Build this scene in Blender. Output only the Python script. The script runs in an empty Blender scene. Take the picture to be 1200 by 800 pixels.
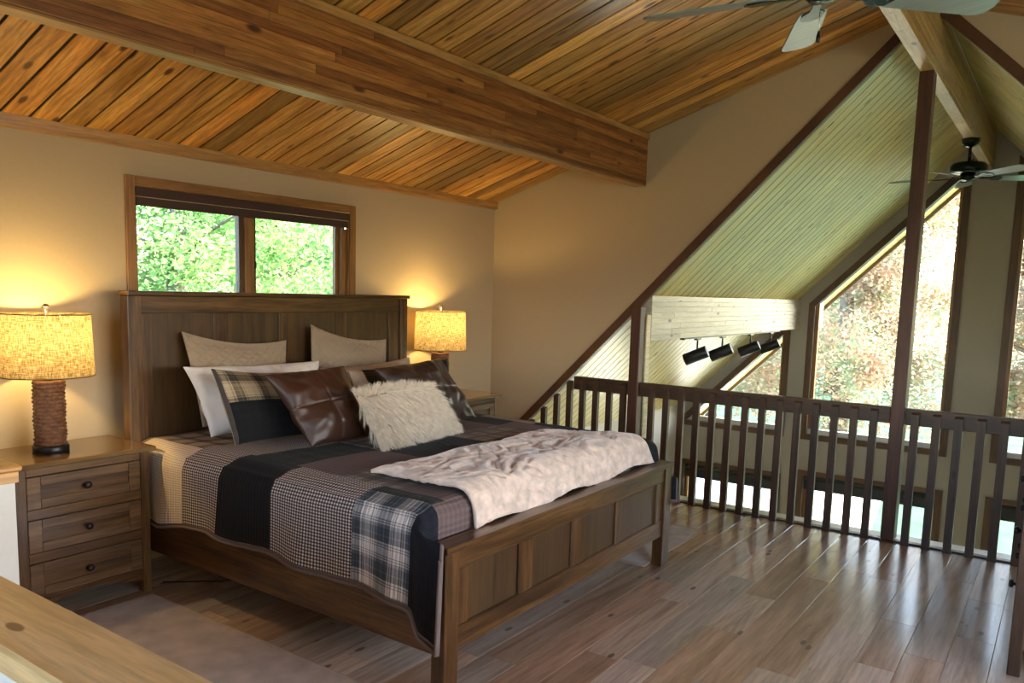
import bpy, bmesh, math, random
from mathutils import Vector, Matrix, noise as mnoise

# ------------------------------------------------------------------ camera, light, exposure
scene = bpy.context.scene
COL = scene.collection
rnd = random.Random(7)
CAM_Z = 1.6
YAW, PITCH, ROLL = 0.9608, 0.1189, -0.0283
def camera_matrix():
    cy, sy, cp, sp = math.cos(YAW), math.sin(YAW), math.cos(PITCH), math.sin(PITCH)
    f = Vector((sy*cp, cy*cp, -sp)); r = Vector((cy, -sy, 0)); d = f.cross(r)
    cr, sr = math.cos(ROLL), math.sin(ROLL)
    r2 = cr*r + sr*d; d2 = -sr*r + cr*d
    m = Matrix((r2, -d2, -f)).transposed().to_4x4()
    m.translation = (0, 0, CAM_Z)
    return m
cam = bpy.data.cameras.new('camera')
cam.sensor_width = 36.0
cam.lens = 36.0*930.8/1200
cam.shift_y = 52.9/1200
cam.clip_start = 0.05; cam.clip_end = 400
cam_o = bpy.data.objects.new('camera', cam); COL.objects.link(cam_o)
cam_o.matrix_world = camera_matrix()
scene.camera = cam_o

SUN_STRENGTH, SKY_STRENGTH, LAMP_WATTS, EXPOSURE = 30.0, 1.3, 10.0, 1.2
SUN_DIR = Vector((0.55, -0.62, 0.78)).normalized()
world = bpy.data.worlds.new('world'); scene.world = world; world.use_nodes = True
wt = world.node_tree
sky = wt.nodes.new('ShaderNodeTexSky'); sky.sky_type = 'NISHITA'; sky.sun_disc = False
sky.sun_elevation = math.asin(SUN_DIR.z); sky.sun_rotation = math.atan2(SUN_DIR.x, SUN_DIR.y)
sky.air_density = 1.0; sky.dust_density = 2.0
wt.links.new(sky.outputs[0], wt.nodes['Background'].inputs[0])
wt.nodes['Background'].inputs[1].default_value = SKY_STRENGTH
sun = bpy.data.lights.new('sun', 'SUN'); sun.energy = SUN_STRENGTH; sun.angle = 0.01; sun.color = (1, .95, .86)
sun_o = bpy.data.objects.new('sun', sun); COL.objects.link(sun_o)
sun_o.rotation_euler = SUN_DIR.to_track_quat('Z', 'Y').to_euler()
# added fill lamp at the made-up front wall opening, behind the camera
day = bpy.data.lights.new('front_fill_light', 'AREA'); day.shape = 'RECTANGLE'; day.size = 4.2; day.size_y = 1.1
day.energy = 20; day.color = (1, .96, .91)
fill_o = bpy.data.objects.new('front_fill_light', day); COL.objects.link(fill_o)
fill_o.location = (2.6, -2.47, 1.62); fill_o.rotation_euler = (math.radians(90), 0, 0)
vs = scene.view_settings
scene.display_settings.display_device = 'sRGB'
vs.view_transform = 'Standard'; vs.look = 'None'; vs.gamma = 1; vs.use_curve_mapping = False
vs.exposure = EXPOSURE
scene.cycles.use_denoising = True
scene.cycles.max_bounces = 12; scene.cycles.diffuse_bounces = 6; scene.cycles.transparent_max_bounces = 24
scene.cycles.sample_clamp_indirect = 6.0
scene.cycles.caustics_reflective = False; scene.cycles.caustics_refractive = False

# ------------------------------------------------------------------ material helpers
def newmat(name):
    m = bpy.data.materials.new(name); m.use_nodes = True
    nt = m.node_tree; b = nt.nodes['Principled BSDF']
    return m, nt, b
def N(nt, t, **kw):
    n = nt.nodes.new(t)
    for k, v in kw.items():
        if k.startswith('i_'):
            key = k[2:]
            n.inputs[int(key) if key.isdigit() else key].default_value = v
        else: setattr(n, k, v)
    return n
def ramp(nt, stops, interp='LINEAR'):
    r = nt.nodes.new('ShaderNodeValToRGB'); r.color_ramp.interpolation = interp
    e = r.color_ramp.elements
    while len(e) < len(stops): e.new(0.5)
    for el, (p, c) in zip(e, stops):
        el.position = p; el.color = (*c, 1) if len(c) == 3 else c
    return r
def mixc(nt, a, b, fac, blend='MIX'):
    m = nt.nodes.new('ShaderNodeMix'); m.data_type = 'RGBA'; m.blend_type = blend
    for sock, v in ((m.inputs['Factor'], fac), (m.inputs['A'], a), (m.inputs['B'], b)):
        if isinstance(v, bpy.types.NodeSocket): nt.links.new(v, sock)
        elif isinstance(v, (int, float)): sock.default_value = v
        else: sock.default_value = (*v, 1)
    return m.outputs['Result']
def math_n(nt, op, a, b=0.0):
    m = nt.nodes.new('ShaderNodeMath'); m.operation = op
    for i, v in enumerate((a, b)):
        if isinstance(v, bpy.types.NodeSocket): nt.links.new(v, m.inputs[i])
        else: m.inputs[i].default_value = v
    return m.outputs[0]
def rough_spec(b, rough, spec=0.5, coat=0.0):
    b.inputs['Roughness'].default_value = rough
    b.inputs['Specular IOR Level'].default_value = spec
    b.inputs['Coat Weight'].default_value = coat
    b.inputs['Coat Roughness'].default_value = 0.15

def wood(name, dark, mid, light, axis='x', rough=0.45, var=0.35, knots=0.0, scale=1.0, coat=0.0, tint=None, bump=0.15, streak=0.6, contrast=1.0):
    m, nt, b = newmat(name); L = nt.links.new
    geo = N(nt, 'ShaderNodeNewGeometry'); oi = N(nt, 'ShaderNodeObjectInfo')
    off = N(nt, 'ShaderNodeVectorMath', operation='SCALE'); off.inputs[0].default_value = (37.1, 51.7, 23.3)
    L(oi.outputs['Random'], off.inputs['Scale'])
    add = N(nt, 'ShaderNodeVectorMath', operation='ADD'); L(geo.outputs['Position'], add.inputs[0]); L(off.outputs[0], add.inputs[1])
    lo, hi = 0.7*scale, 11.0*scale
    sc = {'x': (lo, hi, hi), 'y': (hi, lo, hi), 'z': (hi, hi, lo), 'yz': (hi, lo, lo)}[axis]
    mp = N(nt, 'ShaderNodeMapping'); mp.inputs['Scale'].default_value = sc; L(add.outputs[0], mp.inputs['Vector'])
    n1 = N(nt, 'ShaderNodeTexNoise', i_Scale=1.3, i_Detail=5.0, i_Roughness=0.6, i_Distortion=1.2); L(mp.outputs[0], n1.inputs['Vector'])
    n2 = N(nt, 'ShaderNodeTexNoise', i_Scale=7.0, i_Detail=3.0, i_Roughness=0.7); L(mp.outputs[0], n2.inputs['Vector'])
    r1 = ramp(nt, [(.5-.22/contrast, dark), (0.5, mid), (.5+.24/contrast, light)]); L(n1.outputs['Fac'], r1.inputs[0])
    r2 = ramp(nt, [(0.35, (1-streak*.55,)*3), (0.6, (1, 1, 1))]); L(n2.outputs['Fac'], r2.inputs[0])
    c = mixc(nt, r1.outputs[0], r2.outputs[0], 1.0, 'MULTIPLY')
    if tint:
        w = N(nt, 'ShaderNodeTexWhiteNoise', noise_dimensions='1D'); L(oi.outputs['Random'], w.inputs['W'])
        rt = ramp(nt, [(i/(len(tint)), t) for i, t in enumerate(tint)], 'CONSTANT'); L(w.outputs['Value'], rt.inputs[0])
        c = mixc(nt, c, rt.outputs[0], 1.0, 'MULTIPLY')
    br = math_n(nt, 'ADD', math_n(nt, 'MULTIPLY', oi.outputs['Random'], 2*var), 1-var)
    hs = N(nt, 'ShaderNodeHueSaturation'); L(c, hs.inputs['Color']); L(br, hs.inputs['Value'])
    c = hs.outputs[0]
    if knots:
        mk = N(nt, 'ShaderNodeMapping'); s2 = {'x': (3.6, 9, 9), 'y': (9, 3.6, 9), 'z': (9, 9, 3.6), 'yz': (9, 3.4, 3.4)}[axis]
        mk.inputs['Scale'].default_value = s2; L(add.outputs[0], mk.inputs['Vector'])
        vo = N(nt, 'ShaderNodeTexVoronoi', i_Scale=1.0, i_Randomness=1.0); L(mk.outputs[0], vo.inputs['Vector'])
        rk = ramp(nt, [(0.09, (0, 0, 0)), (0.09*knots+.09, (1, 1, 1))]); L(vo.outputs['Distance'], rk.inputs[0])
        kc = mixc(nt, (dark[0]*.35, dark[1]*.3, dark[2]*.3), c, rk.outputs[0])
        c = kc
    L(c, b.inputs['Base Color'])
    rough_spec(b, rough, 0.5, coat)
    if bump:
        bp = N(nt, 'ShaderNodeBump', i_Strength=bump, i_Distance=0.002); L(n2.outputs['Fac'], bp.inputs['Height']); L(bp.outputs[0], b.inputs['Normal'])
    return m
def plain(name, col, rough=0.6, metal=0.0, noise=0.0, nscale=40, bump=0.0, sheen=0.0, spec=0.5, coat=0.0):
    m, nt, b = newmat(name); L = nt.links.new
    b.inputs['Metallic'].default_value = metal; rough_spec(b, rough, spec, coat)
    b.inputs['Sheen Weight'].default_value = sheen
    tc = N(nt, 'ShaderNodeTexCoord'); nz = N(nt, 'ShaderNodeTexNoise', i_Scale=nscale, i_Detail=4.0); L(tc.outputs['Object'], nz.inputs['Vector'])
    r = ramp(nt, [(0.3, tuple(v*(1-noise) for v in col)), (0.7, tuple(min(1, v*(1+noise*.6)) for v in col))]); L(nz.outputs['Fac'], r.inputs[0])
    L(r.outputs[0], b.inputs['Base Color'])
    if bump:
        bp = N(nt, 'ShaderNodeBump', i_Strength=bump, i_Distance=0.004); L(nz.outputs['Fac'], bp.inputs['Height']); L(bp.outputs[0], b.inputs['Normal'])
    return m
def stripes(nt, coord, period, stops):
    f = math_n(nt, 'FRACT', math_n(nt, 'DIVIDE', coord, period))
    r = ramp(nt, [(p, (v, v, v)) for p, v in stops], 'CONSTANT'); nt.links.new(f, r.inputs[0])
    return r.outputs[0]
def cloth_weave(name, cols, period, stops, rough=0.9, quilt=0.022, bump=0.5, vstops=None):
    """two crossing sets of woven stripes: 0..1 mean value picks a colour of the list"""
    m, nt, b = newmat(name); L = nt.links.new
    uv = N(nt, 'ShaderNodeUVMap'); sp = N(nt, 'ShaderNodeSeparateXYZ'); L(uv.outputs[0], sp.inputs[0])
    a = stripes(nt, sp.outputs[0], period, stops); c = stripes(nt, sp.outputs[1], period, vstops or stops)
    avg = mixc(nt, a, c, 0.5)
    nz = N(nt, 'ShaderNodeTexNoise', i_Scale=160.0, i_Detail=2.0); L(uv.outputs[0], nz.inputs['Vector'])
    avg2 = mixc(nt, avg, nz.outputs['Fac'], 0.10)
    n = len(cols); r = ramp(nt, [(i/(n-1), cc) for i, cc in enumerate(cols)]); L(avg2, r.inputs[0])
    L(r.outputs[0], b.inputs['Base Color']); rough_spec(b, rough, 0.15); b.inputs['Sheen Weight'].default_value = 0.04
    q = math_n(nt, 'SINE', math_n(nt, 'MULTIPLY', sp.outputs[1], 6.2832/quilt))
    q2 = math_n(nt, 'ADD', q, math_n(nt, 'MULTIPLY', nz.outputs['Fac'], 0.6))
    bp = N(nt, 'ShaderNodeBump', i_Strength=bump, i_Distance=0.003); L(q2, bp.inputs['Height']); L(bp.outputs[0], b.inputs['Normal'])
    return m

M = {}
M['wall'] = plain('wall_paint', (.47, .36, .225), .75, noise=.02, nscale=60, bump=.04, spec=.3)
M['wall_great'] = plain('great_room_paint', (.36, .325, .285), .75, noise=.02, nscale=60, bump=.04, spec=.3)
M['wall_white'] = plain('half_wall_paint', (.60, .565, .52), .7, noise=.02, nscale=60, bump=.04)
M['exterior'] = plain('exterior_siding', (.45, .38, .30), .8, noise=.1)
M['cedar'] = wood('cedar_board', (.36, .145, .026), (.66, .31, .066), (.84, .47, .125), 'yz', .38, .30, .9, 1.0, coat=.15, tint=[(1, 1, 1), (1, .90, .80), (.85, .88, .82), (1.2, 1.22, 1.15), (.68, .70, .68), (.9, .84, .78)], contrast=1.3, streak=.8)
M['pine'] = wood('pine_board', (.66, .51, .18), (.80, .66, .27), (.86, .75, .37), 'yz', .38, .10, .5, 1.0, coat=.15, tint=[(1, 1, 1), (1, .95, .9), (.95, .97, .93)], streak=.3)
M['gap'] = plain('dark_backing', (.05, .03, .015), .9)
M['glulam'] = wood('beam_lamination', (0.203, 0.0663, 0.0156), (0.328, 0.121, 0.0281), (0.421, 0.179, 0.0468), 'x', .40, .26, 1.0, 1.2, coat=.15, tint=[(1, 1, 1), (.74, .68, .62), (1.25, 1.32, 1.25), (1, .9, .85)], contrast=1.3, streak=.8)
M['glulam_pale'] = wood('pale_lamination', (.46, .34, .18), (.62, .50, .30), (.72, .62, .42), 'x', .42, .10, .7, 1.5, coat=.1, streak=.35)
M['glulam_gold'] = wood('golden_lamination', (.34, .20, .06), (.46, .29, .095), (.55, .38, .15), 'x', .42, .14, .9, 1.5, coat=.1, streak=.5, tint=[(1, 1, 1), (.85, .8, .75), (1.1, 1.1, 1.1)])
M['glulam_white'] = wood('pale_grey_lamination', (.50, .43, .32), (.64, .58, .46), (.72, .67, .56), 'x', .42, .10, .9, 1.5, coat=.1, streak=.35)
M['win_x'] = wood('window_oak_x', (.19, .08, .022), (.28, .13, .036), (.35, .175, .055), 'x', .42, .10, 0)
M['win_z'] = wood('window_oak_z', (.19, .08, .022), (.28, .13, .036), (.35, .175, .055), 'z', .42, .10, 0)
M['trim'] = wood('stained_trim', (.065, .022, .008), (.095, .035, .012), (.13, .05, .018), 'yz', .5, .08, 0)
M['trim_x'] = wood('oak_trim_x', (.33, .15, .04), (.48, .24, .07), (.58, .31, .10), 'x', .4, .12, 0, coat=.1)
M['trim_z'] = wood('oak_trim_z', (.28, .125, .035), (.40, .19, .055), (.48, .25, .08), 'z', .4, .12, 0, coat=.1)
M['frame_z'] = wood('window_wood_z', (0.0765, 0.0357, 0.0153), (0.115, 0.0561, 0.0255), (0.153, 0.0808, 0.0382), 'z', .45, .08, 0)
M['frame_y'] = wood('window_wood_y', (.09, .042, .018), (.135, .066, .03), (.18, .095, .045), 'y', .45, .08, 0)
M['frame_s'] = wood('window_wood_slope', (.08, .037, .018), (.115, .055, .027), (.15, .075, .037), 'yz', .45, .08, 0)
M['rail_z'] = wood('railing_wood_z', (.045, .020, .009), (.072, .033, .015), (.10, .05, .023), 'z', .48, .25, .4, coat=.1)
M['rail_y'] = wood('railing_wood_y', (.045, .020, .009), (.072, .033, .015), (.10, .05, .023), 'y', .48, .10, .4, coat=.1)
M['post_z'] = wood('post_wood_z', (.055, .018, .009), (.082, .028, .013), (.11, .04, .019), 'z', .48, .08, .4)
bedd, bedm, bedl = (.056, .023, .006), (.108, .047, .0125), (.175, .083, .025)
M['bed_x'] = wood('bed_wood_x', bedd, bedm, bedl, 'x', .33, .10, 0, .9, coat=.2, streak=1.0, bump=.3, contrast=1.5)
M['bed_z'] = wood('bed_wood_z', bedd, bedm, bedl, 'z', .33, .12, 0, .9, coat=.2, streak=1.0, bump=.3, contrast=1.5)
M['bed_y'] = wood('bed_wood_y', bedd, bedm, bedl, 'y', .33, .08, 0, .9, coat=.2, streak=1.0, bump=.3, contrast=1.5)
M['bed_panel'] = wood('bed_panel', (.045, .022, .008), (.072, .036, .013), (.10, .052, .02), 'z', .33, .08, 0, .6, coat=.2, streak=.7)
M['drawer'] = wood('drawer_wood', (0.0936, 0.0422, 0.0144), (0.151, 0.0739, 0.027), (0.209, 0.109, 0.0432), 'x', .35, .10, 0, .8, coat=.2, streak=.95, bump=.3, contrast=1.4)
M['stand_top'] = wood('nightstand_top', (0.128, 0.068, 0.0238), (0.187, 0.106, 0.0382), (0.238, 0.14, 0.0553), 'x', .16, .05, 0, .7, coat=.35)
M['cap'] = wood('maple_cap', (0.567, 0.345, 0.149), (0.729, 0.48, 0.228), (0.837, 0.6, 0.333), 'y', .30, .06, .3, .55, coat=.3)
M['cap_x'] = wood('maple_cap_x', (0.462, 0.22, 0.077), (0.594, 0.308, 0.11), (0.682, 0.396, 0.165), 'x', .30, .06, 0, .55, coat=.3)
M['plank'] = wood('floor_plank', (.28, .205, .155), (.47, .375, .305), (.58, .49, .42), "x", .30, .24, .45, .8, coat=.3, bump=.1,
                  tint=[(1, 1, 1), (.88, .72, .6), (1.06, 1.02, .98), (.92, .9, .9), (1.04, .95, .86), (.78, .62, .52), (1, 1, 1.02)], contrast=1.2, streak=.55)
M['dresser'] = wood('dresser_wood', (.045, .024, .014), (.07, .040, .024), (.10, .06, .036), 'z', .4, .06, 0)
M['dresser_panel'] = wood('dresser_panel', (.22, .16, .11), (.30, .23, .16), (.36, .28, .2), 'z', .4, .05, 0)
M['knob'] = plain('knob_metal', (.03, .025, .022), .35, .7)
M['black'] = plain('black_metal', (.012, .012, .013), .35, .3)
M['fan_metal'] = plain('fan_metal', (.02, .028, .026), .25, .8)
M['blade'] = wood('fan_blade', (.16, .19, .175), (.22, .26, .235), (.28, .32, .29), 'yz', .28, .05, 0, coat=.3, streak=.2)
M['chrome'] = plain('chrome', (.8, .8, .78), .12, 1.0)
M['blind'] = plain('blind_fabric', (.045, .016, .012), .7, noise=.2, nscale=200, bump=.1)
M['shade_dark'] = plain('roller_blind_fabric', (.035, .038, .036), .7, noise=.2, nscale=100)
M['ledge'] = plain('painted_ledge', (.62, .62, .62), .35, noise=.03)
M['carpet'] = plain('rug_pile', (.37, .275, .21), .95, noise=.22, nscale=9, bump=.3, sheen=.3, spec=.1)
M['carpet_grey'] = plain('rug_pile_grey', (.40, .37, .34), .95, noise=.22, nscale=12, bump=.3, sheen=.3, spec=.1)
M['rug_edge'] = plain('rug_binding', (.46, .36, .27), .9, noise=.1, nscale=120, bump=.3)
M['white_cotton'] = plain('white_cotton', (.80, .72, .66), .85, noise=.04, nscale=12, bump=.1, spec=.2)
M['cream_cotton'] = plain('cream_cotton', (.55, .43, .32), .85, noise=.08, nscale=14, bump=.15, spec=.2)
M['leather'] = plain('brown_leather', (.046, .016, .008), .46, noise=.3, nscale=9, bump=.25)
M['leather_dark'] = plain('dark_leather', (.034, .018, .014), .40, noise=.3, nscale=9, bump=.25, coat=.08)
M['fur'] = plain('cream_fur', (.82, .71, .58), .8, noise=.18, nscale=30, sheen=.3, spec=.2)
M['blanket'] = plain('plush_blanket', (.70, .535, .43), .85, noise=.28, nscale=22, bump=.6, sheen=.5, spec=.15)
M['binding'] = plain('quilt_binding', (.16, .12, .11), .9, noise=.1, nscale=60)
M['black_cloth'] = cloth_weave('black_cloth', [(.009, .0085, .009), (.011, .0105, .0115)], .05, [(0, 0), (.5, 1)], bump=.25)
M['navy_cloth'] = cloth_weave('navy_cloth', [(.011, .012, .017), (.014, .016, .022)], .05, [(0, 0), (.5, 1)], bump=.25)
M['mauve_cloth'] = cloth_weave('mauve_cloth', [(.11, .075, .070), (.16, .112, .104)], .03, [(0, 0), (.5, 1)])
M['check'] = cloth_weave('small_check_cloth', [(.018, .016, .018), (.16, .13, .12), (.74, .64, .56)], .0165, [(0, 0), (.5, 1)])
M['check_cream'] = cloth_weave('cream_check_cloth', [(.34, .25, .17), (.56, .45, .33), (.74, .62, .48)], .014, [(0, 0), (.35, 1)])
M['plaid'] = cloth_weave('blue_grey_plaid_cloth', [(.024, .030, .038), (.09, .10, .115), (.36, .34, .33), (.74, .67, .62)], .17,
    [(0, .95), (.04, .35), (.07, .95), (.11, .35), (.14, 1), (.34, .35), (.37, 1), (.41, .35), (.44, .9), (.5, .08), (.66, .3), (.70, .08), (.90, .4)])
M['black_plaid'] = cloth_weave('black_plaid_cloth', [(.012, .013, .012), (.03, .032, .028), (.10, .085, .066)], .12,
    [(0, 0), (.35, .5), (.4, 0), (.5, .7), (.6, .2), (.75, .8), (.78, .1)])
M['grey_plaid'] = cloth_weave('grey_plaid_cloth', [(.09, .07, .062), (.18, .145, .125), (.62, .53, .45)], .13,
    [(0, .2), (.2, .9), (.24, .2), (.28, .9), (.34, .4), (.6, .8), (.66, .2), (.72, .9), (.76, .1)])
M['tan_plaid'] = cloth_weave('tan_plaid_cloth', [(.022, .018, .014), (.085, .066, .045), (.30, .215, .13), (.50, .38, .25)], .14,
    [(0, .95), (.05, .55), (.08, .95), (.13, .55), (.16, .95), (.3, .8), (.33, .4), (.36, .8), (.42, .05), (.58, .3), (.62, .05), (.72, .75), (.76, .35), (.8, .75)], quilt=.05, bump=.1)
M['dark_plaid'] = cloth_weave('dark_plaid_cloth', [(.018, .013, .009), (.07, .045, .026), (.22, .15, .085)], .13, [(0, .2), (.3, .8), (.36, .3), (.42, .8), (.5, .1), (.7, .6), (.76, .0)], quilt=.05, bump=.1)
M['piping'] = plain('dark_piping_cloth', (.05, .038, .032), .9)
M['sham'] = None
def sham_mat():
    m, nt, b = newmat('quilted_tan_cloth'); L = nt.links.new
    uv = N(nt, 'ShaderNodeUVMap'); sp = N(nt, 'ShaderNodeSeparateXYZ'); L(uv.outputs[0], sp.inputs[0])
    d1 = math_n(nt, 'ADD', sp.outputs[0], sp.outputs[1]); d2 = math_n(nt, 'SUBTRACT', sp.outputs[0], sp.outputs[1])
    s1 = math_n(nt, 'ABSOLUTE', math_n(nt, 'SINE', math_n(nt, 'MULTIPLY', d1, 52.0)))
    s2 = math_n(nt, 'ABSOLUTE', math_n(nt, 'SINE', math_n(nt, 'MULTIPLY', d2, 52.0)))
    h = math_n(nt, 'MINIMUM', s1, s2)
    h2 = math_n(nt, 'POWER', h, 0.4)
    b.inputs['Base Color'].default_value = (.32, .235, .16, 1); rough_spec(b, .8, .2); b.inputs['Sheen Weight'].default_value = .2
    bp = N(nt, 'ShaderNodeBump', i_Strength=.8, i_Distance=0.006); L(h2, bp.inputs['Height']); L(bp.outputs[0], b.inputs['Normal'])
    return m
M['sham'] = sham_mat()
def rope_mat():
    m, nt, b = newmat('woven_seagrass'); L = nt.links.new
    tc = N(nt, 'ShaderNodeTexCoord'); nz = N(nt, 'ShaderNodeTexNoise', i_Scale=60.0, i_Detail=3.0); L(tc.outputs['Object'], nz.inputs['Vector'])
    r = ramp(nt, [(.3, (.085, .032, .014)), (.7, (.21, .088, .038))]); L(nz.outputs['Fac'], r.inputs[0]); L(r.outputs[0], b.inputs['Base Color']); rough_spec(b, .6, .3)
    return m
M['rope'] = rope_mat()
def linen_mat():
    m, nt, b = newmat('linen_shade'); L = nt.links.new
    out = nt.nodes['Material Output']
    uv = N(nt, 'ShaderNodeUVMap')
    fs = []
    for sc in ((26, 260, 1), (200, 30, 1)):
        mp = N(nt, 'ShaderNodeMapping'); mp.inputs['Scale'].default_value = sc; L(uv.outputs[0], mp.inputs['Vector'])
        nz = N(nt, 'ShaderNodeTexNoise', i_Scale=1.0, i_Detail=2.0); L(mp.outputs[0], nz.inputs['Vector']); fs.append(nz.outputs['Fac'])
    avg = math_n(nt, 'MULTIPLY', math_n(nt, 'ADD', fs[0], fs[1]), .5)
    r = ramp(nt, [(.36, (.075, .048, .022)), (.5, (.20, .145, .078)), (.62, (.36, .285, .17))]); L(avg, r.inputs[0])
    d = N(nt, 'ShaderNodeBsdfDiffuse'); t = N(nt, 'ShaderNodeBsdfTranslucent'); L(r.outputs[0], d.inputs[0]); L(r.outputs[0], t.inputs[0])
    mx = N(nt, 'ShaderNodeMixShader', i_0=.55); L(d.outputs[0], mx.inputs[1]); L(t.outputs[0], mx.inputs[2]); L(mx.outputs[0], out.inputs['Surface'])
    return m
M['linen'] = linen_mat()
def glass_mat():
    m, nt, b = newmat('window_glass'); L = nt.links.new
    out = nt.nodes['Material Output']
    tr = N(nt, 'ShaderNodeBsdfTransparent'); tr.inputs[0].default_value = (.95, .98, .96, 1)
    gl = N(nt, 'ShaderNodeBsdfGlossy'); gl.inputs['Roughness'].default_value = .02
    fr = N(nt, 'ShaderNodeFresnel', i_IOR=1.35)
    mx = N(nt, 'ShaderNodeMixShader'); L(fr.outputs[0], mx.inputs[0]); L(tr.outputs[0], mx.inputs[1]); L(gl.outputs[0], mx.inputs[2]); L(mx.outputs[0], out.inputs['Surface'])
    return m
M['glass'] = glass_mat()
def leaf_mat(name, cols, trans=.6, nscale=.9):
    m, nt, b = newmat(name); L = nt.links.new
    out = nt.nodes['Material Output']
    geo = N(nt, 'ShaderNodeNewGeometry')
    nz = N(nt, 'ShaderNodeTexNoise', i_Scale=nscale, i_Detail=6.0, i_Roughness=.75); L(geo.outputs['Position'], nz.inputs['Vector'])
    k = len(cols); r = ramp(nt, [(.3+.4*i/(k-1), c) for i, c in enumerate(cols)]); L(nz.outputs['Fac'], r.inputs[0])
    d = N(nt, 'ShaderNodeBsdfDiffuse'); t = N(nt, 'ShaderNodeBsdfTranslucent'); L(r.outputs[0], d.inputs[0]); L(r.outputs[0], t.inputs[0])
    mx = N(nt, 'ShaderNodeMixShader', i_0=trans); L(d.outputs[0], mx.inputs[1]); L(t.outputs[0], mx.inputs[2]); L(mx.outputs[0], out.inputs['Surface'])
    return m
M['leaf_green'] = leaf_mat('green_leaves', [(.06, .16, .06), (.13, .27, .09), (.22, .32, .11), (.32, .35, .16)])
M['leaf_autumn'] = leaf_mat('autumn_leaves', [(.18, .29, .18), (.32, .36, .22), (.46, .34, .22), (.47, .28, .19), (.42, .39, .26)])
M['leaf_deep'] = leaf_mat('deep_green_leaves', [(.08, .18, .11), (.15, .28, .15), (.24, .35, .16), (.42, .40, .16)])
M['bark'] = plain('tree_bark', (.16, .13, .10), .9, noise=.4, nscale=8, bump=.5)
M['grass'] = plain('lawn_grass', (.030, .066, .040), .95, noise=.45, nscale=1.4, bump=.2, spec=.1)
M['gravel'] = plain('gravel', (.58, .55, .48), .95, noise=.2, nscale=3, bump=.3, spec=.1)
M['great_floor'] = wood('great_room_floor', (.64, .56, .30), (.76, .67, .37), (.82, .74, .44), 'x', .4, .05, 0)

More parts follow.
